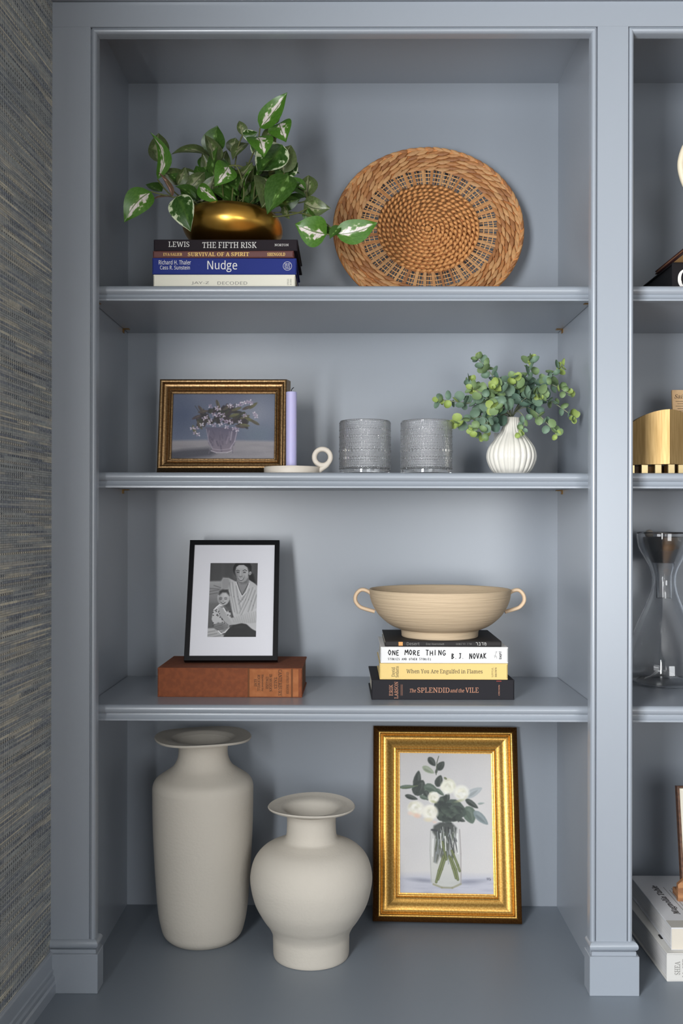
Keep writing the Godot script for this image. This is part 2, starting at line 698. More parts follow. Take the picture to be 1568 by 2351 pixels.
func build_room():
	M.sash = mat(c8(226, 226, 222), 0.5)
	var mb = MB.new()
	var put = func(x, y, z): return Vector3(wallside(x) - z, y, x)
	# seen from inside, z runs to the left along this wall: swap so that faces turn inwards
	var putm = func(x, y, z): return put.call(-x, y, z)
	holed_wall(mb, -3.4, 0.36, -0.9, 1.76, -2.41, -1.29, 0.42, 1.38, 0.14, putm)
	struct("wall_left", mb, M.wallpaper, "dark woven grasscloth wallpaper left of the bookcase")
	mb = MB.new()
	var putr = func(x, y, z): return Vector3(3.0 + z, y, x)
	holed_wall(mb, -0.36, 3.4, -0.9, 1.76, 1.29, 2.51, 0.29, 1.51, 0.14, putr)
	struct("wall_right", mb, M.wall, "")
	mb = MB.new()
	var putf = func(x, y, z): return Vector3(-x, y, 3.4 + z)
	holed_wall(mb, -3.14, 0.80, -0.9, 1.76, -1.46, -0.44, 0.14, 1.26, 0.14, putf)
	struct("wall_front", mb, M.wall, "")
	mb = MB.new()
	mb.box(Vector3(1.12, 0.43, -0.42), Vector3(4.1, 2.66, 0.14))
	mb.box(Vector3(2.19, 0.43, -0.15), Vector3(1.62, 2.66, 0.4))
	struct("wall_back", mb, M.wall, "")
	mb = MB.new()
	mb.box(Vector3(1.1, 1.83, 1.5), Vector3(4.4, 0.14, 4.2))
	struct("ceiling", mb, M.wall, "")
	mb = MB.new()
	mb.box(Vector3(1.1, -0.97, 1.5), Vector3(4.4, 0.14, 4.2))
	struct("floor", mb, M.floor, "")
	window("window_1", Vector3(wallside(1.85) - 0.03, 0.90, 1.85), PI / 2 + 0.0515, 1.12, 0.96, "")
	window("window_2", Vector3(0.95, 0.70, 3.43), PI, 1.02, 1.12, "")
	window("window_3", Vector3(3.03, 0.9, 1.9), -PI / 2, 1.22, 1.22, "")
	# painted base moulding that runs along the papered wall on the counter
	mb = MB.new()
	var prof = [Vector2(-0.004, 0), Vector2(-0.004, 0.066)] + [Vector2(0.0015, 0.066)] + arc(0.0015, 0.0615, 0.0035, 80, 0, 4) + [Vector2(0.005, 0.040), Vector2(0.0072, 0.0385), Vector2(0.0072, 0.034), Vector2(0.0062, 0.0325), Vector2(0.0062, 0.030), Vector2(0.0095, 0.0285), Vector2(0.0095, 0.022), Vector2(0.0085, 0.0205), Vector2(0.011, 0.017), Vector2(0.011, 0)]
	mb.prism(prof, func(p, k): return Vector3(wallside(lerpf(0.03, 0.34, k)) + p.x, p.y + 0.0002, lerpf(0.03, 0.34, k)))
	struct("baseboard_left", mb, M.paint, "blue-grey painted base moulding along the papered wall")
	# counter on its base unit
	var t = thing("counter", "blue-grey painted counter under the bookcase and vases", "counter", Vector3(0.42, -0.04, 0))
	mb = MB.new()
	var top = []
	for q in [[wallside(-0.345, 0.0015), -0.345], [1.38, -0.345], [1.38, 0.345], [wallside(0.345, 0.0015), 0.345]]:
		top.append(Vector2(q[0] - 0.42, q[1]))
	mb.prism(top, func(p, k): return Vector3(p.x, 0.04 * k, p.y))
	part("worktop", mb, M.counter, t)
	mb = MB.new()
	mb.box(Vector3(0.03, -0.43, -0.02), Vector3(1.80, 0.86, 0.6), 0.002)
	part("base_cabinet", mb, M.paint, t)

func build_bookcase():
	var t = thing("bookcase", "blue-grey painted built-in bookcase with beaded face frame and open bays", "bookcase", Vector3(0, 0, 0))
	var mb
	for bay in 2:
		var o = bay * BX
		mb = MB.new()
		mb.box(Vector3(o + (XL + XR) / 2, 0.83, ZB - 0.009), Vector3(XR - XL + 0.01, 1.66, 0.018))
		part("back_panel", mb, M.paint, t)
		for s in [[XL - 0.0079, o], [XR + 0.0079, o]]:
			mb = MB.new()
			mb.box(Vector3(s[0] + s[1], 0.83, (ZB + 0.0292) / 2), Vector3(0.0158, 1.66, 0.0292 - ZB))
			part("side_panel", mb, M.paint, t)
		mb = MB.new()
		mb.box(Vector3(o + (XL + XR) / 2, 1.6262 + 0.009, (ZB + 0.0292) / 2), Vector3(XR - XL + 0.03, 0.018, 0.0292 - ZB))
		part("top_panel", mb, M.paint, t)
		# bead round the opening, mitred at its upper corners
		var cx = o + (OL + OR) / 2
		var w = OR - OL + 0.0164
		var h = OT + 0.0082 - 0.05
		var bead = [Vector2(0.0, 0.030), Vector2(0.0, 0.0472)] + [Vector2(0.0006, 0.0490), Vector2(0.0018, 0.0501), Vector2(0.0036, 0.0506), Vector2(0.0054, 0.0501), Vector2(0.0068, 0.0488), Vector2(0.0078, 0.0466), Vector2(0.0082, 0.044), Vector2(0.0082, 0.0292)]
		for k in [1, 2, 3]:
			mb = MB.new()
			mb.rail(w, h, bead, k)
			part("bead_moulding", mb, M.paint, t, Vector3(cx, 0.05 + h / 2, 0))
	# face boards, quirk grooves left open in front of a backing strip
	for b in [[-0.486, -0.4163, 0.0, 1.5572], [0.4012, 0.4508, 0.0, 1.5572], [1.2680, 1.38, 0.0, 1.5572]]:
		mb = MB.new()
		mb.box(Vector3((b[0] + b[1]) / 2, (b[2] + b[3]) / 2, 0.0396), Vector3(b[1] - b[0], b[3] - b[2], 0.0208), 0.0006)
		part("stile", mb, M.paint, t)
		mb = MB.new()
		mb.box(Vector3((b[0] + b[1]) / 2, (b[2] + b[3]) / 2, 0.0375), Vector3(b[1] - b[0] + 0.0032, b[3] - b[2], 0.0165))
		part("backing_strip", mb, M.paint, t)
	mb = MB.new()
	mb.box(Vector3(0.44, (1.5572 + 1.5976) / 2, 0.0396), Vector3(1.86, 1.5976 - 1.5572, 0.0208), 0.0006)
	part("top_rail", mb, M.paint, t)
	mb = MB.new()
	mb.box(Vector3(0.44, 1.5767, 0.0375), Vector3(1.86, 0.0424, 0.0165))
	part("backing_strip", mb, M.paint, t)
	mb = MB.new()
	mb.box(Vector3(0.44, 1.68, 0.046), Vector3(1.86, 0.163, 0.036), 0.002)
	part("frieze", mb, M.paint, t)
	mb = MB.new()
	mb.box(Vector3(0.44, 1.70, -0.15), Vector3(1.84, 0.1, 0.35))
	part("carcass_top", mb, M.paint, t)
	# plinth blocks with a torus and fillet above
	for b in [[-0.486, -0.4003], [0.3892, 0.4686], [1.2560, 1.36]]:
		mb = MB.new()
		mb.box(Vector3((b[0] + b[1]) / 2, 0.0315, 0.0395), Vector3(b[1] - b[0], 0.0630, 0.038), 0.0008)
		part("plinth_block", mb, M.paint, t)
		mb = MB.new()
		mb.box(Vector3((b[0] + b[1]) / 2, 0.066, 0.0385), Vector3(b[1] - b[0] - 0.008, 0.006, 0.030))
		part("fillet", mb, M.paint, t)
		mb = MB.new()
		var prof = [Vector2(-0.006, 0.0690)] + arc(-0.0078, 0.0768, 0.0078, -80, 80, 9) + [Vector2(-0.009, 0.0846)]
		for k in prof.size() - 1:
			var c = []
			for q in [prof[k], prof[k + 1]]:
				var e = q.x + 0.0
				c.append([Vector3(b[0] - e * 0 + (0.0006 - e), q.y, 0.0560 + e), Vector3(b[1] - 0.0006 + e, q.y, 0.0560 + e), Vector3(b[1] - 0.0006 + e, q.y, 0.0215 - e), Vector3(b[0] + 0.0006 - e, q.y, 0.0215 - e)])
			for i in 4:
				var j = (i + 1) % 4
				mb.quad(c[0][i], c[0][j], c[1][j], c[1][i], 10 + i)
		part("torus_moulding", mb, M.paint, t)
	# brass pins under the shelves
	for bay in 2:
		for y in [S1, S2, S3]:
			for s in [-1, 1]:
				for z in [-0.272, -0.045]:
					var x = (XL if s < 0 else XR) + bay * BX
					mb = MB.new()
					mb.box(Vector3(x - s * 0.0065, y - 0.0212, z), Vector3(0.012, 0.0016, 0.010), 0.0005)
					mb.box(Vector3(x - s * 0.001, y - 0.0245, z), Vector3(0.0018, 0.008, 0.010), 0.0004)
					part("shelf_pin", mb, M.brass_pin, t)

func build_shelves():
	var prof = [Vector2(ZB + 0.002, 0), Vector2(-0.0085, 0)] + arc(-0.0080, -0.0074, 0.0074, 85, -80, 10) + [Vector2(-0.0066, -0.0152)] + spline([Vector2(-0.0066, -0.0156), Vector2(-0.0052, -0.0186), Vector2(-0.0030, -0.0212), Vector2(-0.0008, -0.0228)], 3) + [Vector2(-0.0008, -0.0257), Vector2(-0.0165, -0.0257), Vector2(-0.0165, -0.0204), Vector2(ZB + 0.002, -0.0204)]
	var names = [["top shelf of the left bay holding the trailing plant and basket tray", "middle shelf of the left bay holding the candle and glass tumblers", "lowest shelf of the left bay holding the two-handled bowl"], ["upper shelf right of the centre post under the cream looped vase", "middle shelf right of the centre post under the brass arch", "lowest shelf right of the centre post under the glass carafe"]]
	for bay in 2:
		for k in 3:
			var mb = MB.new()
			var x0 = XL + 0.0012
			var x1 = XR - 0.0012
			mb.prism(prof, func(p, q): return Vector3(lerpf(x0, x1, q), p.y, p.x))
			var o = part("shelf", mb, M.paint, null, Vector3(bay * BX, [S1, S2, S3][k], 0))
			tag(o, names[bay][k], "shelf", "painted shelves with moulded front edge")


# ---------------------------------------------------------------- makers
# a closed book lying flat: origin under the middle of its spine, spine to the front
func book(called, label, at, w, t, d, turn, cover, inner, board = 0.0026, lip = 0.003, grp = ""):
	var o = thing(called, label, "book", at, turn, grp)
	var mb = MB.new()
	mb.box(Vector3(0, board / 2, -d / 2), Vector3(w, board, d), 0.0007)
	mb.box(Vector3(0, t - board / 2, -d / 2), Vector3(w, board, d), 0.0007)
	mb.box(Vector3(0, t / 2, -0.0022), Vector3(w, t, 0.0044), minf(0.0022, t * 0.2))
	part("cover", mb, cover, o)
	mb = MB.new()
	mb.box(Vector3(0, t / 2, -d / 2), Vector3(w - 2 * lip, t - 2 * board + 0.0004, d - 0.004 - lip), 0.0)
	part("page_block", mb, inner, o)
	return o

# print on the spine of such a book
func spine(o, text, kind, w, h, x, y, mt, quarter = 0, slant = 0.0):
	letters(o, text, kind, w, h, Vector3(x, y, 0.0001), mt, Basis(Vector3.BACK, quarter * PI / 2), slant)

# a leaf from base to tip: width, turn about its own axis, arch, fold along the midrib, sideways bend
func leaf_mesh(a, b, wid, turn, arch, fold, bend = 0.0, wave = 0.0):
	var Y = (b - a)
	var L = Y.length()
	Y = Y / L
	var N = Vector3(0, 0, 1)
	N = (N - Y * N.dot(Y)).normalized()
	N = N.rotated(Y, deg_to_rad(turn))
	var X = Y.cross(N)
	var mb = MB.new()
	mb.surf(8, 12, func(u, v):
		var s = u * 2.0 - 1.0
		var ww = pow(sin(PI * pow(clampf(v, 0.0, 1.0), 0.72)), 0.85) * wid * 0.5
		ww *= 1.0 - 0.25 * smoothstep(0.75, 1.0, v)
		var c = a + Y * L * v + N * arch * L * sin(PI * v) + X * bend * L * sin(PI * v)
		return c + X * s * ww + N * (fold * absf(s) * ww + wave * L * sin(v * 9.0) * s * s * 0.5))
	return mb

func leaf(parent, a, b, wid, turn, skin, arch = 0.08, fold = 0.25, bend = 0.0):
	return part("leaf", leaf_mesh(a, b, wid, turn, arch, fold, bend, 0.02), M.leaf[skin], parent)

func stalk(parent, pts, r, mt, called = "stem"):
	var mb = MB.new()
	mb.tube(spline(pts, 6), r, 6)
	return part(called, mb, mt, parent)

# a picture frame built of four mitred rails, back at z = 0, its foot on y = 0
func frame_rails(o, w, h, prof, mt, called = "frame_rail"):
	for k in 4:
		var mb = MB.new()
		mb.rail(w, h, prof, k)
		part(called, mb, mt, o, Vector3(0, h / 2, 0))

func panel(o, called, w, h, z, t, mt, y):
	var mb = MB.new()
	mb.box(Vector3(0, 0, -t / 2), Vector3(w, h, t))
	return part(called, mb, mt, o, Vector3(0, y, z))


# ---------------------------------------------------------------- top shelf of the left bay
func top_shelf():
	var g = "books stacked under the brass plant bowl"
	var y = S1
	var bk = mat(c8(226, 222, 206), 0.6)
	var o = book("book", "cream-spined book at the bottom of the stack under the brass bowl", Vector3(-0.2077, y, -0.015), 0.2385, 0.0212, 0.165, 0.0, bk, M.pages_dark, 0.0026, 0.003, g)
	spine(o, "JAY-Z", "sans", 0.0295, 0.0052, -0.0525 + 0.012, 0.0068, M.grey_print)
	spine(o, "DECODED", "sans", 0.050, 0.0052, 0.0136, 0.0068, M.grey_print)
	spine(o, "SPIEGEL", "sans", 0.011, 0.0028, 0.107, 0.009, M.grey_print, 1)
	spine(o, "& GRAU", "sans", 0.010, 0.0028, 0.1115, 0.009, M.grey_print, 1)
	y += 0.0215
	o = book("book", "royal blue book with white lettering, third down under the brass bowl", Vector3(-0.2075, y, -0.0145), 0.2420, 0.0272, 0.16, 0.01, dull(c8(40, 52, 122)), M.pages_dark, 0.0026, 0.003, g)
	spine(o, "Richard H. Thaler", "sans", 0.0540, 0.0075, -0.0830, 0.0198, M.white_print)
	spine(o, "Cass R. Sunstein", "sans", 0.0500, 0.0066, -0.0828, 0.0110, M.white_print)
	spine(o, "Nudge", "sans", 0.0500, 0.0195, -0.0035, 0.0135, M.white_print)
	var mb = MB.new()
	var ring = []
	for i in 29:
		ring.append(Vector3(0.1058 + 0.0072 * cos(TAU * i / 28), 0.0142 + 0.0072 * sin(TAU * i / 28), 0.0))
	mb.tube(ring, 0.0004, 5)
	part("emblem", mb, M.white_print, o)
	spine(o, "HUF", "serif", 0.0090, 0.0042, 0.1058, 0.0165, M.white_print)
	spine(o, "YALE", "serif", 0.0095, 0.0040, 0.1058, 0.0115, M.white_print)
	y += 0.0275
	o = book("book", "thin red-brown book with gilt lettering, second down under the brass bowl", Vector3(-0.2094, y, -0.014), 0.2370, 0.0118, 0.155, -0.01, mat(c8(92, 46, 42), 0.5), M.pages, 0.0022, 0.003, g)
	spine(o, "EVA SALIER", "serif-bold", 0.0320, 0.0046, -0.0850, 0.0060, M.gold_print)
	spine(o, "SURVIVAL OF A SPIRIT", "serif-bold", 0.1030, 0.0064, -0.0080, 0.0060, M.gold_print)
	spine(o, "SHENGOLD", "serif-bold", 0.0300, 0.0054, 0.0890, 0.0056, M.gold_print)
	y += 0.0120
	o = book("book", "black-jacketed book with white lettering at the top of the stack under the brass bowl", Vector3(-0.2055, y, -0.015), 0.2420, 0.0190, 0.166, 0.0, dull(c8(36, 30, 35)), M.pages, 0.0026, 0.003, g)
	spine(o, "LEWIS", "serif", 0.0350, 0.0088, -0.0785, 0.0110, M.white_print)
	spine(o, "THE FIFTH RISK", "serif", 0.0910, 0.0098, 0.0065, 0.0098, M.white_print)
	spine(o, "NORTON", "serif", 0.0235, 0.0038, 0.0940, 0.0098, M.white_print)
	y += 0.0190
	# brass bowl, sitting a little askew
	o = thing("brass_bowl", "squat polished brass bowl holding the trailing plant", "bowl", Vector3(-0.2045, y + 0.0008, -0.093))
	o.rotation.z = -0.055
	o.position.y += 0.0028
	mb = MB.new()
	var prof = [Vector2(0, 0), Vector2(0.052, 0)] + spline([Vector2(0.054, 0.001), Vector2(0.074, 0.012), Vector2(0.0862, 0.029), Vector2(0.0868, 0.043), Vector2(0.0815, 0.056), Vector2(0.0750, 0.0630)], 6) + [Vector2(0.0738, 0.0634), Vector2(0.0726, 0.0625)] + spline([Vector2(0.0790, 0.054), Vector2(0.0838, 0.042), Vector2(0.0832, 0.030), Vector2(0.071, 0.016), Vector2(0.05, 0.006)], 5) + [Vector2(0, 0.005)]
	mb.lathe(prof, 72)
	part("bowl_body", mb, M.brass, o)
	mb = MB.new()
	mb.lathe([Vector2(0.0795, 0.046), Vector2(0.05, 0.050), Vector2(0.0, 0.054)], 40, func(p, th): return p + Vector3(0, 0.003 * sin(th * 7.0) * sin(p.x * 200.0), 0))
	part("moss", mb, M.soil, o)
	plant(Vector3(-0.2045, y + 0.03, -0.093))
	basket()

func plant(root):
	var o = thing("trailing_plant", "variegated trailing plant with pointed green and cream leaves in the brass bowl", "plant", root)
	# base, tip, width, turn, skin, arch, fold, bend
	var L = [
		[Vector3(-0.1547, 1.4490, -0.0900), Vector3(-0.1049, 1.4987, -0.0600), 0.0338, -10, 0, 0.06, 0.25, 0.06],
		[Vector3(-0.1341, 1.4599, -0.1000), Vector3(-0.1218, 1.4806, -0.1000), 0.0123, 20, 2, 0.05, 0.3, 0],
		[Vector3(-0.1204, 1.4534, -0.0800), Vector3(-0.1063, 1.4085, -0.0500), 0.0384, 10, 0, 0.12, 0.2, 0],
		[Vector3(-0.1279, 1.4577, -0.1100), Vector3(-0.1532, 1.4238, -0.1000), 0.0215, 30, 2, 0.05, 0.3, 0],
		[Vector3(-0.1564, 1.4183, -0.0500), Vector3(-0.1418, 1.3708, -0.0200), 0.0399, -15, 0, 0.15, 0.2, 0],
		[Vector3(-0.1144, 1.4124, -0.0700), Vector3(-0.1558, 1.3568, -0.0450), 0.0507, 10, 4, -0.12, 0.25, 0],
		[Vector3(-0.1103, 1.4100, -0.0900), Vector3(-0.1505, 1.3596, -0.0700), 0.0230, 50, 2, 0.05, 0.2, 0],
		[Vector3(-0.1119, 1.3668, -0.0800), Vector3(-0.1004, 1.4192, -0.0900), 0.0322, 15, 2, 0.08, 0.3, -0.05],
		[Vector3(-0.2416, 1.4069, -0.1000), Vector3(-0.2296, 1.4536, -0.0900), 0.0384, -10, 1, 0.1, 0.25, 0.06],
		[Vector3(-0.2420, 1.4159, -0.1200), Vector3(-0.2289, 1.4446, -0.1200), 0.0200, 40, 2, 0.05, 0.2, 0],
		[Vector3(-0.2451, 1.4112, -0.1200), Vector3(-0.3124, 1.4062, -0.1000), 0.0261, 40, 2, 0.1, 0.3, 0.06],
		[Vector3(-0.3285, 1.3486, -0.0600), Vector3(-0.3442, 1.4344, -0.0700), 0.0230, 35, 0, 0.08, 0.3, 0.18],
		[Vector3(-0.3373, 1.4024, -0.1300), Vector3(-0.3424, 1.4602, -0.1400), 0.0338, -5, 2, 0.05, 0.15, 0],
		[Vector3(-0.3368, 1.3226, -0.0450), Vector3(-0.3795, 1.2653, -0.0300), 0.0384, -10, 0, 0.14, 0.2, 0.06],
		[Vector3(-0.2909, 1.3088, -0.0300), Vector3(-0.2649, 1.2469, -0.0200), 0.0399, 15, 4, 0.1, 0.3, -0.08],
		[Vector3(-0.3247, 1.3342, -0.0800), Vector3(-0.3536, 1.3464, -0.0800), 0.0322, 50, 1, 0.05, 0.2, 0],
		[Vector3(-0.3018, 1.3153, -0.0500), Vector3(-0.3266, 1.3579, -0.0500), 0.0153, 60, 3, 0.05, 0.4, 0.05],
		[Vector3(-0.3018, 1.3146, -0.0500), Vector3(-0.3335, 1.3076, -0.0400), 0.0138, 60, 3, 0.05, 0.4, 0],
		[Vector3(-0.2937, 1.3528, -0.0900), Vector3(-0.3182, 1.3712, -0.0900), 0.0184, 30, 1, 0.1, 0.3, 0],
		[Vector3(-0.2973, 1.3456, -0.0800), Vector3(-0.2844, 1.3775, -0.0800), 0.0184, 40, 2, 0.1, 0.3, 0],
		[Vector3(-0.2036, 1.3647, -0.0400), Vector3(-0.2247, 1.3207, -0.0150), 0.0353, -20, 0, 0.16, 0.3, 0],
		[Vector3(-0.2548, 1.3299, -0.0400), Vector3(-0.2172, 1.2953, -0.0200), 0.0215, 20, 0, 0.1, 0.3, 0],
		[Vector3(-0.2226, 1.3864, -0.0900), Vector3(-0.2547, 1.4161, -0.1000), 0.0215, 40, 2, 0.1, 0.3, 0],
		[Vector3(-0.1465, 1.3496, -0.0500), Vector3(-0.1461, 1.2864, -0.0200), 0.0476, -25, 2, 0.12, 0.2, -0.12],
		[Vector3(-0.1022, 1.3508, -0.0450), Vector3(-0.1357, 1.2724, -0.0100), 0.0445, 10, 1, 0.1, 0.25, -0.03],
		[Vector3(-0.1210, 1.3456, -0.0800), Vector3(-0.1157, 1.4100, -0.0900), 0.0230, 30, 1, 0.05, 0.3, 0],
		[Vector3(-0.0735, 1.3405, -0.0900), Vector3(-0.1088, 1.3570, -0.0800), 0.0184, 30, 0, 0.1, 0.3, 0],
		[Vector3(-0.0739, 1.3293, -0.1000), Vector3(-0.0706, 1.3735, -0.1100), 0.0322, -15, 2, 0.1, 0.2, 0.08],
		[Vector3(-0.0769, 1.3144, -0.0800), Vector3(-0.0294, 1.2990, -0.0600), 0.0322, 10, 2, 0.12, 0.2, 0.12],
		[Vector3(-0.0727, 1.3218, -0.0700), Vector3(-0.1099, 1.3310, -0.0500), 0.0138, 50, 1, 0.05, 0.3, 0],
		[Vector3(-0.0754, 1.3251, -0.0800), Vector3(-0.1165, 1.3128, -0.0700), 0.0184, 40, 1, 0.05, 0.3, 0],
		[Vector3(-0.0719, 1.3014, -0.0700), Vector3(-0.0173, 1.2571, -0.0500), 0.0246, 30, 1, 0, 0.35, 0.22],
		[Vector3(-0.0366, 1.2511, -0.0500), Vector3(-0.0903, 1.2645, -0.0350), 0.0460, -10, 0, 0.1, 0.2, -0.05],
		[Vector3(-0.0210, 1.2511, -0.0500), Vector3(0.0504, 1.2698, -0.0450), 0.0368, 5, 0, 0.06, 0.2, 0.08],
		[Vector3(-0.0150, 1.2660, -0.0500), Vector3(-0.0312, 1.2401, -0.0400), 0.0153, 20, 1, 0.05, 0.3, 0],
		[Vector3(-0.0753, 1.3008, -0.0800), Vector3(-0.0730, 1.2818, -0.0800), 0.0092, 20, 1, 0.05, 0.3, 0],
		[Vector3(-0.1127, 1.3052, -0.0700), Vector3(-0.1000, 1.2795, -0.0600), 0.0123, 30, 2, 0.05, 0.3, 0],
		[Vector3(-0.1845, 1.4360, -0.0900), Vector3(-0.1914, 1.4620, -0.0900), 0.0169, 20, 2, 0.1, 0.3, 0],
		[Vector3(-0.1860, 1.4383, -0.0900), Vector3(-0.1585, 1.4421, -0.0900), 0.0169, 30, 4, 0.1, 0.3, 0.1],
		[Vector3(-0.2094, 1.4174, -0.1200), Vector3(-0.2009, 1.4438, -0.1200), 0.0261, 10, 2, 0.1, 0.2, 0.1],
		[Vector3(-0.1804, 1.4307, -0.1100), Vector3(-0.2028, 1.3925, -0.0900), 0.0261, 30, 2, 0.1, 0.2, 0],
		[Vector3(-0.1947, 1.3576, -0.0600), Vector3(-0.1898, 1.3243, -0.0500), 0.0200, 20, 1, 0.1, 0.3, 0],
		[Vector3(-0.1734, 1.3541, -0.0500), Vector3(-0.1813, 1.3269, -0.0400), 0.0153, 50, 2, 0.1, 0.3, 0],
		[Vector3(-0.1600, 1.3653, -0.0500), Vector3(-0.1776, 1.3284, -0.0400), 0.0138, 55, 0, 0.1, 0.3, 0],
		[Vector3(-0.2822, 1.3375, -0.0900), Vector3(-0.2531, 1.3754, -0.1000), 0.0261, 20, 2, 0.1, 0.2, 0],
		[Vector3(-0.2684, 1.3562, -0.1000), Vector3(-0.2932, 1.3867, -0.1100), 0.0184, 30, 2, 0.1, 0.2, 0],
		[Vector3(-0.2492, 1.3408, -0.1000), Vector3(-0.2700, 1.3905, -0.1100), 0.0276, 10, 1, 0.1, 0.2, 0],
		[Vector3(-0.1838, 1.3293, -0.1000), Vector3(-0.1617, 1.3750, -0.1100), 0.0261, 20, 1, 0.1, 0.2, 0],
		[Vector3(-0.1369, 1.3222, -0.0900), Vector3(-0.1224, 1.3715, -0.1000), 0.0307, 10, 1, 0.1, 0.2, 0],
		[Vector3(-0.2313, 1.3596, -0.1100), Vector3(-0.2172, 1.4213, -0.1200), 0.0276, 10, 2, 0.1, 0.2, 0],
		[Vector3(-0.2713, 1.3082, -0.0700), Vector3(-0.2865, 1.3385, -0.0700), 0.0230, 20, 1, 0.1, 0.2, 0],
		[Vector3(-0.1715, 1.4215, -0.0900), Vector3(-0.1371, 1.4062, -0.0900), 0.0230, 30, 4, 0.1, 0.2, 0],
		[Vector3(-0.1464, 1.4175, -0.1100), Vector3(-0.1317, 1.4523, -0.1200), 0.0184, 40, 2, 0.1, 0.2, 0],
		[Vector3(-0.1096, 1.3342, -0.0800), Vector3(-0.0830, 1.3494, -0.0800), 0.0230, -20, 1, 0.1, 0.2, 0],
		[Vector3(-0.1209, 1.3114, -0.0800), Vector3(-0.0825, 1.3188, -0.0700), 0.0230, 30, 1, 0.1, 0.2, 0],
	]
	for q in L:
		leaf(o, q[0] - root, q[1] - root, q[2] * 1.16, q[3], q[4], q[5], q[6], q[7])
	# filler leaves low in the bowl
	for i in 58:
		var a = rng.randf_range(-1.25, 1.25)
		var b = Vector3(rng.randf_range(-0.05, 0.05), rng.randf_range(0.03, 0.06), rng.randf_range(-0.06, 0.02))
		var dirv = Vector3(sin(a), rng.randf_range(0.45, 1.1), rng.randf_range(-0.5, 0.45)).normalized()
		var s = rng.randf_range(0.015, 0.085)
		var st = b + dirv * s
		stalk(o, [b, (b + st) / 2 + Vector3(0, 0.004, 0), st], 0.0011, M.stem)
		var dv = (dirv + Vector3(rng.randf_range(-0.9, 0.9), rng.randf_range(-0.7, 0.3), rng.randf_range(-0.3, 0.6))).normalized()
		leaf(o, st, st + dv * rng.randf_range(0.038, 0.056), rng.randf_range(0.028, 0.040), rng.randf_range(-50, 50), [2, 1, 2, 4, 1][i % 5], 0.1, 0.3)
	for q in [
		[Vector3(-0.2133, 1.2993, -0.0900), Vector3(-0.1828, 1.3681, -0.0900), Vector3(-0.1600, 1.4215, -0.0900), Vector3(-0.1547, 1.4490, -0.0900)],
		[Vector3(-0.1991, 1.3024, -0.1000), Vector3(-0.1531, 1.3715, -0.1000), Vector3(-0.1302, 1.4253, -0.1000), Vector3(-0.1249, 1.4521, -0.0900)],
		[Vector3(-0.2248, 1.2993, -0.0900), Vector3(-0.2377, 1.3562, -0.1000), Vector3(-0.2408, 1.4062, -0.1000)],
		[Vector3(-0.2425, 1.2962, -0.0800), Vector3(-0.2698, 1.3126, -0.0600), Vector3(-0.3018, 1.3153, -0.0500), Vector3(-0.3368, 1.3226, -0.0450)],
		[Vector3(-0.3018, 1.3153, -0.0500), Vector3(-0.3178, 1.3334, -0.0550), Vector3(-0.3285, 1.3486, -0.0600)],
		[Vector3(-0.2729, 1.3114, -0.0800), Vector3(-0.3146, 1.3485, -0.1000), Vector3(-0.3373, 1.4024, -0.1300)],
		[Vector3(-0.1674, 1.2993, -0.0900), Vector3(-0.1140, 1.3146, -0.0900), Vector3(-0.0758, 1.3207, -0.0900), Vector3(-0.0735, 1.3375, -0.0900)],
		[Vector3(-0.1513, 1.2962, -0.0800), Vector3(-0.0903, 1.2962, -0.0750), Vector3(-0.0482, 1.2788, -0.0600), Vector3(-0.0202, 1.2526, -0.0500), Vector3(-0.0366, 1.2511, -0.0500)],
		[Vector3(-0.2068, 1.3024, -0.1000), Vector3(-0.2031, 1.3562, -0.1000), Vector3(-0.1955, 1.4138, -0.1000), Vector3(-0.1853, 1.4368, -0.0900)],
		[Vector3(-0.1871, 1.2900, -0.0600), Vector3(-0.1786, 1.3243, -0.0500), Vector3(-0.1893, 1.3635, -0.0450), Vector3(-0.2036, 1.3647, -0.0400)],
		[Vector3(-0.1787, 1.3653, -0.0500), Vector3(-0.1893, 1.3672, -0.0450), Vector3(-0.2036, 1.3647, -0.0400)],
		[Vector3(-0.1580, 1.2931, -0.0700), Vector3(-0.1203, 1.3309, -0.0700), Vector3(-0.1119, 1.3668, -0.0800)],
		[Vector3(-0.2501, 1.2962, -0.0800), Vector3(-0.2789, 1.3234, -0.0700), Vector3(-0.2909, 1.3088, -0.0300)],
		[Vector3(-0.2121, 1.2869, -0.0500), Vector3(-0.2144, 1.3168, -0.0500), Vector3(-0.2172, 1.3426, -0.0600)],
		[Vector3(-0.2009, 1.2869, -0.0500), Vector3(-0.1980, 1.3243, -0.0500), Vector3(-0.1947, 1.3576, -0.0600)],
		[Vector3(-0.2247, 1.2900, -0.0600), Vector3(-0.2285, 1.3163, -0.0600), Vector3(-0.2322, 1.3351, -0.0600)],
		[Vector3(-0.1495, 1.2878, -0.0600), Vector3(-0.1225, 1.2817, -0.0500), Vector3(-0.0895, 1.2900, -0.0600), Vector3(-0.0711, 1.3014, -0.0700)],
	]:
		var pts = []
		for p in q:
			pts.append(p - root)
		stalk(o, pts, 0.0013, M.stem)

# one straw strand: a plump blade, long in x
func strand_mesh(sides = 6):
	var mb = MB.new()
	mb.surf(sides, 4, func(u, v):
		var a = -TAU * u
		var w = [0.06, 0.75, 1.0, 0.75, 0.06][int(round(v * 4.0))]
		return Vector3((v - 0.5), cos(a) * 0.5 * w, sin(a) * 0.5 * w))
	return mb.done()

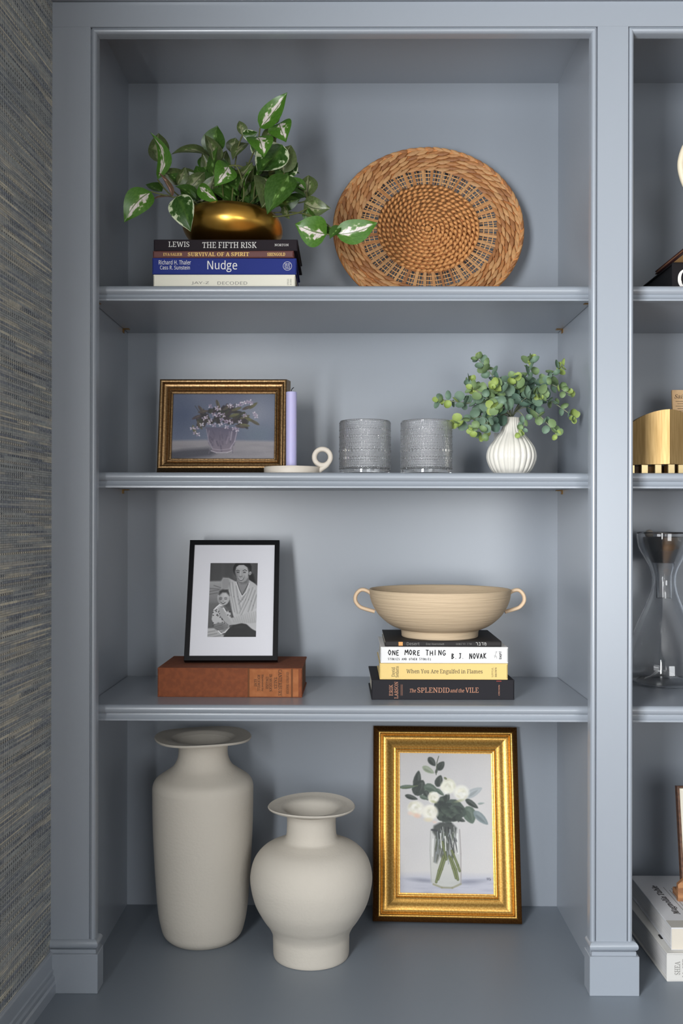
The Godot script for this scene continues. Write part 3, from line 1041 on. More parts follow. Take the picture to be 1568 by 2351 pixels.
func basket():
	var o = thing("woven_tray", "round straw tray with an openwork ring leaning on the back of the top shelf", "tray", Vector3(0.1545, S1 + 0.002, -0.2400))
	o.rotation.x = -atan2(0.066, 0.335)
	var R = 0.1785
	var cy = R * 0.955
	var sm = strand_mesh()
	var loose = SurfaceTool.new()
	loose.begin(Mesh.PRIMITIVE_TRIANGLES)
	var put = func(r, a, L, w, t, tilt, z, lift = 0.0):
		var b = Basis(Vector3.BACK, a + PI / 2 + tilt) * Basis(Vector3.UP, lift) * Basis(Vector3(L, 0, 0), Vector3(0, w, 0), Vector3(0, 0, t))
		return Transform3D(b, Vector3(r * cos(a) * 1.03, cy + r * sin(a) * 0.955, z))
	# centre: spiral rows of twined strands, too many to lift one by one
	var rows = 12
	var white = []
	for k in rows:
		var r = 0.0028 + k * 0.0081
		var L = 0.012 + 0.006 * minf(1.0, k / 6.0)
		var n = maxi(5, int(round(TAU * r / (L * 0.60))))
		for i in n:
			var a = TAU * (i + 0.37 * k + rng.randf_range(-0.12, 0.12)) / n
			var T = put.call(r + rng.randf_range(-0.0008, 0.0008), a, L * rng.randf_range(1.05, 1.45), 0.0070 * rng.randf_range(0.8, 1.15), 0.0042, 0.24 * rng.randf_range(0.7, 1.3), 0.0125 + rng.randf_range(-0.0006, 0.0006), 0.12)
			loose.append_from(sm, 0, T)
	# a backing coil keeps light from passing between the rows
	var core = loose.commit()
	part("woven_centre", core, M.straw[0], o).set_meta("kind", "stuff")
	var mb = MB.new()
	mb.surf(64, 1, func(u, v): return Vector3(lerpf(0.012, 0.096, v) * cos(TAU * u) * 1.03, cy + lerpf(0.012, 0.096, v) * sin(TAU * u) * 0.955, 0.009))
	mb.surf(64, 1, func(u, v): return Vector3(lerpf(0.130, 0.170, v) * cos(TAU * u) * 1.03, cy + lerpf(0.130, 0.170, v) * sin(TAU * u) * 0.955, 0.009))
	part("foundation_coil", mb, M.straw[3], o)
	# openwork ring: broad and thin spokes crossed by three thin hoops
	var broad = MB.new()
	broad.box(Vector3.ZERO, Vector3(1, 1, 1), 0.12)
	var bm = broad.done()
	for i in 42:
		var a = TAU * (i + rng.randf_range(-0.08, 0.08)) / 42.0
		var s = part("broad_spoke", bm, M.strand[rng.randi() % 5], o)
		s.transform = Transform3D(Basis(Vector3.BACK, a + rng.randf_range(-0.05, 0.05)) * Basis(Vector3(0.040, 0, 0), Vector3(0, 0.0054 * rng.randf_range(0.8, 1.15), 0), Vector3(0, 0, 0.0022)), Vector3(0.1125 * cos(a) * 1.03, cy + 0.1125 * sin(a) * 0.955, 0.0115))
		for k in [0.34, 0.67]:
			var a2 = a + TAU * k / 42.0
			var e = part("thin_spoke", sm, M.strand[rng.randi() % 5], o)
			e.transform = Transform3D(Basis(Vector3.BACK, a2 + rng.randf_range(-0.12, 0.12)) * Basis(Vector3(0.050, 0, 0), Vector3(0, 0.0022, 0), Vector3(0, 0, 0.0022)), Vector3(0.1125 * cos(a2) * 1.03, cy + 0.1125 * sin(a2) * 0.955, 0.0100))
	for r in [0.1035, 0.1125, 0.1215]:
		var h = MB.new()
		var pts = []
		for i in 85:
			var a = TAU * i / 84.0
			pts.append(Vector3(r * cos(a) * 1.03, cy + r * sin(a) * 0.955, 0.0110 + 0.0016 * sin(a * 42.0)))
		h.tube(pts, 0.0010, 5)
		part("hoop", h, M.straw[2], o)
	# outer band: rows of long strands, each a piece of its own
	for k in 5:
		var r = 0.1315 + k * 0.0088
		var n = [46, 48, 50, 52, 54][k]
		for i in n:
			var a = TAU * (i + 0.5 * k + rng.randf_range(-0.15, 0.15)) / n
			var s = part("straw_strand", sm, M.strand[rng.randi() % 5], o)
			s.transform = put.call(r + rng.randf_range(-0.0008, 0.0008), a, 0.0270 * rng.randf_range(0.9, 1.2), 0.0086 * rng.randf_range(0.8, 1.15), 0.0052, 0.24 * rng.randf_range(0.6, 1.3), 0.0125 + rng.randf_range(-0.0008, 0.0008), 0.10)
	# plaited rim
	var edge = MB.new()
	var round = []
	for i in 97:
		var a = TAU * i / 96.0
		round.append(Vector3(0.1745 * cos(a) * 1.03, cy + 0.1745 * sin(a) * 0.955, 0.0105))
	edge.tube(round, 0.0046, 8)
	part("rim_core", edge, M.straw[1], o)
	for i in 66:
		var a = TAU * (i + rng.randf_range(-0.15, 0.15)) / 66.0
		for k in 2:
			var s = part("rim_strand", sm, M.strand[rng.randi() % 5], o)
			s.transform = put.call(0.1725 + 0.002 * k, a + 0.02 * k, 0.0215 * rng.randf_range(0.85, 1.2), 0.0070, 0.0056, (0.40 if k == 0 else -0.22) * rng.randf_range(0.6, 1.2), 0.0128 + 0.0020 * k)


# ---------------------------------------------------------------- second shelf of the left bay
func second_shelf():
	# bronze-framed still life
	var w = 0.2360
	var h = 0.1735
	var o = thing("framed_painting", "small bronze-framed dark still life of blossoms in a glass, behind the lilac candle", "painting", Vector3(-0.2212, S2 + 0.0005, -0.111), 0.0)
	o.rotation.x = -atan2(0.030, 0.170)
	var prof = [Vector2(0, 0), Vector2(0.0048, 0.024)] + arc(0.0085, 0.0250, 0.0036, 170, 10, 8) + [Vector2(0.0122, 0.0225), Vector2(0.0128, 0.0205)] + spline([Vector2(0.0130, 0.0205), Vector2(0.0165, 0.0195), Vector2(0.0200, 0.0160)], 4) + [Vector2(0.0208, 0.0172), Vector2(0.0222, 0.0178), Vector2(0.0234, 0.0168), Vector2(0.0238, 0.0130), Vector2(0.0270, 0.0125), Vector2(0.0270, 0.0070)]
	frame_rails(o, w, h, prof, M.bronze)
	# rope bead along the sight edge
	for k in 4:
		var L = (w if k % 2 == 0 else h) - 2 * 0.0252
		var D = ((h if k % 2 == 0 else w) / 2) - 0.0252
		var mb = MB.new()
		var n = int(L / 0.0013)
		var pts = []
		var rad = []
		for i in n + 1:
			pts.append(Vector3(-L / 2 + L * i / n, -D, 0.0136).rotated(Vector3.BACK, k * PI / 2))
			rad.append(0.0013 if i % 2 == 0 else 0.0020)
		mb.tube(pts, rad, 6)
		part("rope_bead", mb, M.bronze, o, Vector3(0, h / 2, 0))
	panel(o, "canvas", w - 0.050, h - 0.050, 0.0085, 0.003, picture(still_life_dark(), 0.5), h / 2)
	panel(o, "backing_board", w - 0.012, h - 0.012, 0.004, 0.003, M.black, h / 2)
	var mb = MB.new()
	mb.box(Vector3(0, -0.055, 0), Vector3(0.04, 0.110, 0.003), 0.0008, Transform3D(Basis(Vector3.RIGHT, 0.55), Vector3(0, 0.11, 0.001)))
	part("easel_back", mb, M.black, o)

	# candle dish with ring handle
	o = thing("candle_holder", "cream candle dish with a nine-shaped ring handle beside the bronze frame", "candle holder", Vector3(-0.0962, S2, -0.062))
	mb = MB.new()
	mb.lathe([Vector2(0, 0), Vector2(0.0465, 0)] + arc(0.0465, 0.0015, 0.0015, -80, 0, 3) + [Vector2(0.0482, 0.0108), Vector2(0.0474, 0.0120), Vector2(0.0462, 0.0116), Vector2(0.0452, 0.0046), Vector2(0.0440, 0.0036), Vector2(0.0150, 0.0036), Vector2(0.0146, 0.0135), Vector2(0.0136, 0.0143), Vector2(0.0106, 0.0143), Vector2(0.0104, 0.0100), Vector2(0, 0.0100)], 64)
	part("dish", mb, M.cream, o)
	mb = MB.new()
	var pts = [Vector3(0.0405, 0.0030, 0.004), Vector3(0.0480, 0.0060, 0.004), Vector3(0.0560, 0.0108, 0.004)]
	for i in 27:
		var a = deg_to_rad(-28.0 + 352.0 * i / 26.0)
		pts.append(Vector3(0.0527 + 0.0139 * cos(a), 0.0290 + 0.0139 * sin(a), 0.004))
	pts[2] = Vector3(0.0598, 0.0150, 0.004)
	mb.tube(pts, 0.0044, 12, 0.82, Vector3.BACK)
	part("ring_handle", mb, M.cream, o)
	o = thing("candle", "lilac pillar candle with a burnt wick in the cream dish", "candle", Vector3(-0.0972, S2 + 0.0100, -0.062))
	mb = MB.new()
	mb.lathe([Vector2(0, 0), Vector2(0.0093, 0), Vector2(0.0093, 0.1305)] + arc(0.0081, 0.1305, 0.0012, 10, 90, 4) + [Vector2(0.0040, 0.1312), Vector2(0, 0.1306)], 40)
	part("wax", mb, M.wax, o)
	mb = MB.new()
	mb.tube(spline([Vector3(-0.0005, 0.130, 0), Vector3(0, 0.134, 0), Vector3(0.0012, 0.1372, 0), Vector3(0.0042, 0.1394, 0)], 4), 0.0007, 6)
	part("wick", mb, M.black, o)

	# two hobnail tumblers
	var glass = tumbler("clear hobnail glass tumbler nearer the lilac candle")
	glass.position = Vector3(0.0300, S2, -0.072)
	var g2 = glass.duplicate()
	g2.name = numbered("glass_tumbler")
	add_child(g2)
	g2.position = Vector3(0.1362, S2, -0.070)
	g2.rotation.y = 0.06
	g2.set_meta("label", "clear hobnail glass tumbler nearer the ribbed white vase")

	# ribbed bud vase
	var p0 = Vector3(0.2885, S2, -0.1)
	o = thing("bud_vase", "small glossy white ribbed vase holding eucalyptus", "vase", p0)
	mb = MB.new()
	prof = [Vector2(0, 0.001), Vector2(0.026, 0.0)] + spline([Vector2(0.027, 0.0004), Vector2(0.036, 0.010), Vector2(0.0425, 0.024), Vector2(0.0440, 0.036), Vector2(0.0400, 0.050), Vector2(0.0300, 0.064), Vector2(0.0205, 0.076), Vector2(0.0160, 0.087), Vector2(0.0145, 0.0975), Vector2(0.0141, 0.1010)], 6) + [Vector2(0.0132, 0.1020), Vector2(0.0118, 0.1012)] + spline([Vector2(0.0118, 0.100), Vector2(0.0125, 0.09), Vector2(0.016, 0.077), Vector2(0.036, 0.05), Vector2(0.040, 0.034), Vector2(0.03, 0.012)], 4) + [Vector2(0, 0.008)]
	mb.lathe(prof, 176, func(p, th):
		var r = Vector2(p.x, p.z).length()
		var k = 1.0 - 0.07 * pow(absf(cos(th * 12.0)), 6.0) * smoothstep(0.0, 0.012, p.y)
		return Vector3(p.x * k, p.y, p.z * k))
	part("vase_body", mb, M.ceramic, o)
	var card = thing("card", "small white card behind the neck of the ribbed vase", "card", Vector3(0.2672, S2 + 0.0405, -0.165), 0.15)
	mb = MB.new()
	mb.box(Vector3(0.012, 0.018, 0), Vector3(0.024, 0.044, 0.0008))
	part("paper", mb, M.white_print, card)
	mb = MB.new()
	mb.tube([Vector3(0.012, -0.0405, -0.002), Vector3(0.012, 0.02, -0.0008)], 0.0008, 6)
	part("stick", mb, M.twig, card)
	eucalyptus(p0 + Vector3(0, 0.095, 0))

func tumbler(label):
	var o = thing("glass_tumbler", label, "glass", Vector3.ZERO, 0.0, "hobnail tumblers on the middle shelf")
	var R = 0.0440
	var H = 0.0925
	# bead rows: height, bead radius
	var rows = []
	var y = 0.0895
	for d in [20, 20, 20, 22, 30, 16, 16, 16, 32, 26, 18, 18, 28, 16, 28, 42, 18, 18, 16, 36, 26, 18, 16, 26, 30]:
		var r = d / 5.6 / 1320.0 / 2.0 * 1.0
		if y - 2 * r < 0.003:
			break
		rows.append([y - r, r, int(TAU * R / (r * 2.25))])
		y -= 2.0 * r * 1.06
	var mb = MB.new()
	var nu := 720
	var nv := 170
	mb.surf(nu, nv, func(u, v):
		var yy = 0.002 + v * (H - 0.004)
		var th = TAU * u
		var add = 0.0
		for q in rows:
			var dy = yy - q[0]
			if absf(dy) < q[1]:
				var step = TAU / q[2]
				var dx = (fposmod(th + step * 0.5, step) - step * 0.5) * R
				var e = q[1] * q[1] - dx * dx - dy * dy
				if e > 0.0:
					add = sqrt(e) * 0.62
		return Vector3((R + add) * sin(th), yy, (R + add) * cos(th)), 1)
	mb.lathe([Vector2(R, H - 0.002), Vector2(R - 0.0008, H - 0.0004), Vector2(R - 0.0018, H), Vector2(R - 0.0030, H - 0.0008), Vector2(R - 0.0034, H - 0.004), Vector2(R - 0.0038, 0.011), Vector2(R - 0.008, 0.0085), Vector2(0, 0.0080)], 96)
	mb.lathe([Vector2(0, 0.0012), Vector2(R - 0.004, 0.0004), Vector2(R - 0.001, 0.0008), Vector2(R, 0.002)], 96)
	part("glass_body", mb, M.hobnail, o)
	return o

func eucalyptus(root):
	var o = thing("eucalyptus_bunch", "bunch of dusty green eucalyptus with lime tips in the ribbed vase", "foliage", root)
	var disc = []
	for k in 3:
		var mb = MB.new()
		mb.surf(10, 5, func(u, v):
			var th = -TAU * u
			var r = v * 0.5
			var pinch = 1.0 + 0.12 * cos(th) - 0.10 * pow(absf(sin(th)), 3.0) * k
			return Vector3(cos(th) * r * pinch + 0.48, sin(th) * r * (1.0 - 0.08 * k), (0.10 + 0.09 * k) * (4.0 * r * r - 0.3 * absf(sin(th)) * r)))
		disc.append(mb.done())
	# each sprig: curve from the mouth to its end, leaf pairs, biggest leaf
	var S = [
		[[Vector3(0.2727, 0.9905, -0.1200), Vector3(0.2547, 1.0269, -0.1300), Vector3(0.2305, 1.0526, -0.1300)], 7, 0.0185, 0.45],
		[[Vector3(0.2572, 0.9672, -0.1200), Vector3(0.2107, 0.9711, -0.1200), Vector3(0.1611, 0.9772, -0.1200)], 9, 0.019, 0.35],
		[[Vector3(0.2543, 0.9495, -0.1000), Vector3(0.2212, 0.9398, -0.0800), Vector3(0.1867, 0.9296, -0.0700)], 6, 0.019, 0.4],
		[[Vector3(0.2590, 0.9436, -0.0800), Vector3(0.2360, 0.9277, -0.0500), Vector3(0.2129, 0.9128, -0.0500)], 5, 0.017, 0.45],
		[[Vector3(0.2719, 0.9485, -0.0900), Vector3(0.2500, 0.9312, -0.0700), Vector3(0.2335, 0.9086, -0.0700)], 5, 0.018, 0.4],
		[[Vector3(0.3114, 0.9828, -0.1200), Vector3(0.3207, 1.0138, -0.1200), Vector3(0.3253, 1.0495, -0.1200)], 8, 0.02, 0.35],
		[[Vector3(0.3135, 0.9738, -0.1100), Vector3(0.3482, 1.0036, -0.1300), Vector3(0.3875, 1.0434, -0.1500)], 8, 0.0185, 0.4],
		[[Vector3(0.3156, 0.9688, -0.1000), Vector3(0.3519, 0.9714, -0.0900), Vector3(0.3938, 0.9415, -0.0800)], 7, 0.019, 0.35],
		[[Vector3(0.3100, 0.9600, -0.0900), Vector3(0.3328, 0.9426, -0.0700), Vector3(0.3609, 0.9079, -0.0600)], 7, 0.017, 0.35],
		[[Vector3(0.2952, 0.9501, -0.0700), Vector3(0.3047, 0.9340, -0.0600), Vector3(0.2972, 0.9111, -0.0550)], 3, 0.013, 0.6],
		[[Vector3(0.2909, 0.9752, -0.0900), Vector3(0.2930, 0.9929, -0.0800), Vector3(0.2875, 1.0081, -0.0700)], 6, 0.02, 0.3],
		[[Vector3(0.2779, 0.9702, -0.0800), Vector3(0.2635, 0.9827, -0.0600), Vector3(0.2507, 0.9926, -0.0500)], 7, 0.021, 0.3],
		[[Vector3(0.2650, 0.9576, -0.0700), Vector3(0.2410, 0.9714, -0.0600), Vector3(0.2148, 0.9901, -0.0600)], 7, 0.02, 0.35],
		[[Vector3(0.2972, 0.9640, -0.0600), Vector3(0.3103, 0.9740, -0.0500), Vector3(0.3270, 0.9765, -0.0400)], 7, 0.021, 0.3],
		[[Vector3(0.3230, 0.9906, -0.1200), Vector3(0.3500, 1.0033, -0.1000), Vector3(0.3899, 0.9829, -0.0900)], 6, 0.017, 0.4],
		[[Vector3(0.2727, 0.9595, -0.1200), Vector3(0.2444, 0.9892, -0.1400), Vector3(0.2181, 1.0180, -0.1500)], 6, 0.018, 0.45],
		[[Vector3(0.2731, 0.9479, -0.0500), Vector3(0.2597, 0.9573, -0.0350), Vector3(0.2442, 0.9530, -0.0300)], 5, 0.019, 0.4],
	]
	for q in S:
		var pts = [Vector3(0, -0.05, 0), Vector3(0, 0.004, 0)]
		for p in q[0]:
			pts.append(p - root)
		stalk(o, pts, 0.0010, M.twig)
		var c = spline(pts.slice(1), 12)
		var n = q[1] + 1
		for i in n:
			var f = lerpf(q[3], 0.97, pow(float(i) / maxf(1.0, n - 1), 0.9))
			var at = f * (c.size() - 1)
			var k = mini(int(at), c.size() - 2)
			var p = c[k].lerp(c[k + 1], at - k)
			var T = (c[k + 1] - c[k]).normalized()
			var side = T.cross(Vector3(0, 0, 1)).normalized().rotated(T, i * 1.35 + rng.randf_range(-0.4, 0.4))
			for s in 2:
				var out = side * (1.0 - 2.0 * s)
				var dirv = (out + T * rng.randf_range(0.1, 0.6) + Vector3(0, 0, 0.28)).normalized()
				var nn = (Vector3(0, 0.25, 1.0) + T * 0.5 + Vector3(rng.randf_range(-0.7, 0.7), rng.randf_range(-0.5, 0.5), 0)).normalized()
				var yv = nn.cross(dirv).normalized()
				nn = dirv.cross(yv)
				var size = q[2] * 1.24 * lerpf(1.0, 0.66, f) * rng.randf_range(0.8, 1.15)
				var l = part("leaf", disc[rng.randi() % 3], M.euc[clampi(int(f * 3.2 + rng.randf_range(-1.3, 0.6)), 0, 3)], o)
				l.transform = Transform3D(Basis(dirv, yv, nn).scaled_local(Vector3.ONE * size), p + dirv * size * 0.06)
		var tip = c[c.size() - 1]
		for s in 2:
			var l = part("leaf", disc[s], M.euc[3], o)
			l.transform = Transform3D(Basis.from_euler(Vector3(rng.randf_range(-0.6, 0.6), rng.randf_range(-0.9, 0.2), rng.randf_range(0, TAU))).scaled_local(Vector3.ONE * q[2] * 0.6), tip)


# ---------------------------------------------------------------- third shelf of the left bay
func third_shelf():
	var y = S3
	# big old cloth book with a paler label end
	var cloth = bumpy(mottled(0.02, c8(126, 68, 40), c8(138, 76, 44), 21, Vector3(7, 7, 7), 0.85), 0.2, 22, 0.010, Vector3(14, 14, 14))
	var o = book("book", "thick worn rust-brown cloth book under the black photo frame", Vector3(-0.2048, y, -0.0778), 0.2525, 0.0510, 0.152, -0.012, cloth, M.pages_old, 0.003, 0.002)
	var mb = MB.new()
	mb.box(Vector3(0.0770, 0.0253, 0.0), Vector3(0.0860, 0.0480, 0.0007), 0.0003)
	part("spine_label", mb, mottled(0.02, c8(160, 95, 52), c8(172, 106, 62), 23, Vector3(9, 9, 9), 0.8), o)
	for x in [0.0330, 0.1085]:
		mb = MB.new()
		mb.box(Vector3(x, 0.0253, 0.0004), Vector3(0.0030, 0.0500, 0.0008), 0.0002)
		part("spine_band", mb, mat(c8(112, 66, 34), 0.8), o)
	for q in [["GEOFFREY CHAUCER", 0.0380, 0.0040, 0.1010], ["CANTERBURY", 0.0460, 0.0062, 0.0880], ["TALES", 0.0200, 0.0052, 0.0800], ["IN MODERN", 0.0300, 0.0046, 0.0716], ["ENGLISH", 0.0210, 0.0046, 0.0654], ["Illustrated by", 0.0290, 0.0042, 0.0570], ["ROCKWELL", 0.0280, 0.0044, 0.0510], ["KENT", 0.0130, 0.0044, 0.0450]]:
		letters(o, q[0], "serif", q[1], q[2], Vector3(q[3], 0.0255, 0.0006), M.leafgreen_print, Basis(Vector3.BACK, -PI / 2))
	# black photo frame leaning back on its stand
	var w = 0.1680
	var h = 0.2310
	o = thing("photo_frame", "slim black frame with a white mat round a monochrome photograph on the rust-brown book", "photo frame", Vector3(-0.2098, y + 0.0513, -0.1445), 0.03)
	o.rotation.x = -0.375
	frame_rails(o, w, h, [Vector2(0, 0), Vector2(0, 0.0135), Vector2(0.0006, 0.0142), Vector2(0.0085, 0.0142), Vector2(0.0090, 0.0136), Vector2(0.0090, 0.006)], M.black_frame)
	panel(o, "backing_board", w - 0.004, h - 0.004, 0.005, 0.004, M.black, h / 2)
	var pw = 0.0880
	var ph = 0.1420
	# mat board with a window cut in it
	var mw = w - 0.015
	var mh = h - 0.015
	for q in [[0.0, (mh + ph) / 4, mw, (mh - ph) / 2], [0.0, -(mh + ph) / 4, mw, (mh - ph) / 2], [(mw + pw) / 4, 0.0, (mw - pw) / 2, ph], [-(mw + pw) / 4, 0.0, (mw - pw) / 2, ph]]:
		mb = MB.new()
		mb.box(Vector3(q[0], h / 2 + q[1], 0.0100), Vector3(q[2], q[3], 0.0012))
		part("mat_strip", mb, M.mat_board, o)
	panel(o, "photograph", pw + 0.002, ph + 0.002, 0.0094, 0.001, picture(mono_photo(), 0.45), h / 2)
	mb = MB.new()
	mb.box(Vector3(0, -0.053, 0), Vector3(0.045, 0.106, 0.003), 0.0008, Transform3D(Basis(Vector3.RIGHT, 0.66), Vector3(0, 0.112, 0.003)))
	part("easel_back", mb, M.black, o)

	# stack under the bowl
	var g = "books stacked under the two-handled clay bowl"
	o = book("book", "charcoal book with copper lettering at the bottom of the stack under the clay bowl", Vector3(0.1647, y, -0.0590), 0.2460, 0.0342, 0.165, 0.012, dull(c8(42, 41, 45)), M.pages, 0.0026, 0.003, g)
	spine(o, "ERIK", "serif", 0.0190, 0.0062, -0.0895, 0.0165, M.copper_print, 1)
	spine(o, "LARSON", "serif", 0.0290, 0.0062, -0.0805, 0.0165, M.copper_print, 1)
	for x in [-0.0722, -0.0700]:
		mb = MB.new()
		mb.box(Vector3(x, 0.0168, 0.0001), Vector3(0.0004, 0.0190, 0.0003))
		part("rule", mb, M.copper_print, o)
	spine(o, "The", "serif", 0.0110, 0.0066, -0.0520, 0.0160, M.copper_print, 0, 0.2)
	spine(o, "SPLENDID", "serif", 0.0550, 0.0086, -0.0165, 0.0168, M.copper_print)
	spine(o, "and the", "serif", 0.0235, 0.0064, 0.0248, 0.0160, M.copper_print, 0, 0.2)
	spine(o, "VILE", "serif", 0.0225, 0.0086, 0.0498, 0.0168, M.copper_print)
	spine(o, "CROWN", "sans", 0.0180, 0.0022, 0.0965, 0.0165, M.copper_print, 1)
	mb = MB.new()
	for k in 3:
		mb.box(Vector3(0.0932 + 0.0030 * k, 0.0322, 0.0001), Vector3(0.0022, 0.0014, 0.0004))
	part("publisher_mark", mb, mat(c8(168, 54, 44), 0.5), o)
	y += 0.0345
	o = book("book", "pale yellow book with dark lettering, third down under the clay bowl", Vector3(0.1660, y, -0.0600), 0.2205, 0.0278, 0.15, 0.0, mat(c8(232, 202, 128), 0.6), M.pages, 0.0026, 0.003, g)
	spine(o, "David", "serif", 0.0160, 0.0058, -0.0872, 0.0130, M.dark_print, 1)
	spine(o, "Sedaris", "serif", 0.0190, 0.0058, -0.0805, 0.0133, M.dark_print, 1)
	spine(o, "When You Are Engulfed in Flames", "serif", 0.1310, 0.0094, 0.0012, 0.0134, M.dark_print)
	spine(o, "LITTLE,", "serif", 0.0165, 0.0032, 0.0840, 0.0130, M.dark_print, 1)
	spine(o, "BROWN", "serif", 0.0165, 0.0032, 0.0895, 0.0130, M.dark_print, 1)
	y += 0.0282
	o = book("book", "white book with black handwritten lettering, second down under the clay bowl", Vector3(0.1670, y, -0.0600), 0.2195, 0.0280, 0.155, 0.0, mat(c8(230, 230, 230), 0.55), M.pages, 0.0026, 0.003, g)
	handwriting(o, "ONE MORE THING", Vector2(-0.0970, 0.0140), 0.0088, 0.1010, 0.00078)
	handwriting(o, "STORIES AND OTHER STORIES", Vector2(-0.0970, 0.0052), 0.0036, 0.0750, 0.00036)
	handwriting(o, "B.J. NOVAK", Vector2(0.0125, 0.0080), 0.0090, 0.0610, 0.00078)
	handwriting(o, "KNOPF", Vector2(0.0985, 0.0075), 0.0040, 0.0145, 0.0004, 1)
	mb = MB.new()
	for s in [[0.0865, 0.0095, 0.0880, 0.0160], [0.0880, 0.0160, 0.0905, 0.0210], [0.0850, 0.0130, 0.0895, 0.0125], [0.0895, 0.0125, 0.0900, 0.0085], [0.0868, 0.0195, 0.0905, 0.0200]]:
		mb.tube([Vector3(s[0], s[1], 0.0002), Vector3(s[2], s[3], 0.0002)], 0.00032, 5)
	part("dog_drawing", mb, M.grey_print, o)
	y += 0.0283
	o = book("book", "thin dark grey paperback at the top of the stack under the clay bowl", Vector3(0.1655, y, -0.0640), 0.2010, 0.0094, 0.180, -0.006, dull(c8(54, 52, 52)), M.pages, 0.0010, 0.001, g)
	mb = MB.new()
	mb.box(Vector3(-0.0735, 0.0046, 0.0002), Vector3(0.0074, 0.0066, 0.0005), 0.0004)
	part("publisher_mark", mb, mat(c8(222, 160, 92), 0.5), o)
	spine(o, "Desert", "sans", 0.0220, 0.0054, -0.0520, 0.0046, M.grey_print)
	spine(o, "Erez Heernstadt", "sans", 0.0310, 0.0034, -0.0140, 0.0044, M.grey_print)
	# two short lines in Hebrew letters, drawn stroke by stroke: the same name, then the title
	hebrew(o, [0, 1, 2, 10, 3, 1, 4, 9, 5, 5], 0.0400, 0.0031, 0.0029, M.grey_print, 0.00024)
	hebrew(o, [6, 7, 8, 1], 0.0740, 0.0024, 0.0050, M.white_print, 0.00038)
	y += 0.0096
	# two-handled bowl
	o = thing("clay_bowl", "wide cream clay bowl with two loop handles on the book stack", "bowl", Vector3(0.1660, y, -0.137))
	mb = MB.new()
	var prof = [Vector2(0, 0.003), Vector2(0.060, 0.003), Vector2(0.063, 0.0), Vector2(0.0672, 0.0), Vector2(0.0684, 0.0012)] + [Vector2(0.0690, 0.0095), Vector2(0.0700, 0.0125)] + spline([Vector2(0.0740, 0.0145), Vector2(0.0905, 0.0220), Vector2(0.1080, 0.0368), Vector2(0.1190, 0.0530), Vector2(0.1250, 0.0690), Vector2(0.1268, 0.0838)], 6) + [Vector2(0.1260, 0.0850), Vector2(0.1240, 0.0846)] + spline([Vector2(0.1225, 0.083), Vector2(0.1205, 0.069), Vector2(0.1140, 0.053), Vector2(0.1020, 0.038), Vector2(0.085, 0.026), Vector2(0.055, 0.017)], 5) + [Vector2(0, 0.014)]
	mb.lathe(prof, 96)
	part("bowl_body", mb, M.bowl_clay, o)
	for s in [-1, 1]:
		mb = MB.new()
		var pts = []
		for p in spline([Vector2(0.1200, 0.0735), Vector2(0.1310, 0.0815), Vector2(0.1420, 0.0830), Vector2(0.1505, 0.0745), Vector2(0.1515, 0.0630), Vector2(0.1440, 0.0530), Vector2(0.1330, 0.0485), Vector2(0.1170, 0.0440)], 6):
			pts.append(Vector3(s * p.x, p.y, 0))
		mb.tube(pts, 0.0056, 12, 0.62, Vector3(0, 1, 0))
		part("handle", mb, M.bowl_clay_plain, o)

# pen strokes for a few capitals, in a box one unit high
func glyphs():
	return {
		"O": [[0.35, 0.0, 0.05, 0.45, 0.3, 1.0, 0.65, 0.6, 0.35, 0.0]], "N": [[0.05, 0, 0.1, 1], [0.1, 1, 0.6, 0.05], [0.6, 0.05, 0.6, 1.0]], "E": [[0.5, 1, 0.05, 0.95, 0.05, 0.0, 0.5, 0.05], [0.05, 0.5, 0.42, 0.55]],
		"M": [[0.0, 0, 0.12, 0.95, 0.38, 0.4, 0.65, 1.0, 0.75, 0.05]], "R": [[0.05, 0, 0.08, 1, 0.5, 0.85, 0.45, 0.55, 0.1, 0.5, 0.6, 0.0]], "T": [[0.0, 1.0, 0.65, 0.95], [0.32, 0.97, 0.3, 0.0]], "H": [[0.05, 0, 0.05, 1], [0.6, 0, 0.55, 1], [0.05, 0.5, 0.58, 0.5]],
		"I": [[0.2, 0, 0.22, 1]], "G": [[0.6, 0.85, 0.3, 1.0, 0.03, 0.5, 0.3, 0.0, 0.6, 0.2, 0.6, 0.45, 0.35, 0.45]], "S": [[0.5, 0.9, 0.2, 1.0, 0.1, 0.7, 0.45, 0.4, 0.4, 0.05, 0.02, 0.1]], "A": [[0.0, 0, 0.3, 1, 0.6, 0], [0.12, 0.4, 0.5, 0.4]],
		"D": [[0.05, 0, 0.08, 1, 0.55, 0.6, 0.45, 0.1, 0.05, 0.0]], "B": [[0.05, 0, 0.08, 1, 0.5, 0.85, 0.12, 0.55, 0.55, 0.3, 0.05, 0.0]], "J": [[0.1, 1, 0.6, 1], [0.42, 1, 0.4, 0.15, 0.05, 0.1]], "V": [[0.0, 1, 0.3, 0, 0.62, 1]], "K": [[0.08, 0, 0.08, 1], [0.6, 1, 0.1, 0.45, 0.62, 0.0]],
		"P": [[0.05, 0, 0.08, 1, 0.55, 0.8, 0.1, 0.5]], "F": [[0.05, 0, 0.08, 1, 0.55, 0.97], [0.06, 0.52, 0.42, 0.52]], ".": [[0.1, 0.0, 0.16, 0.06]],
	}

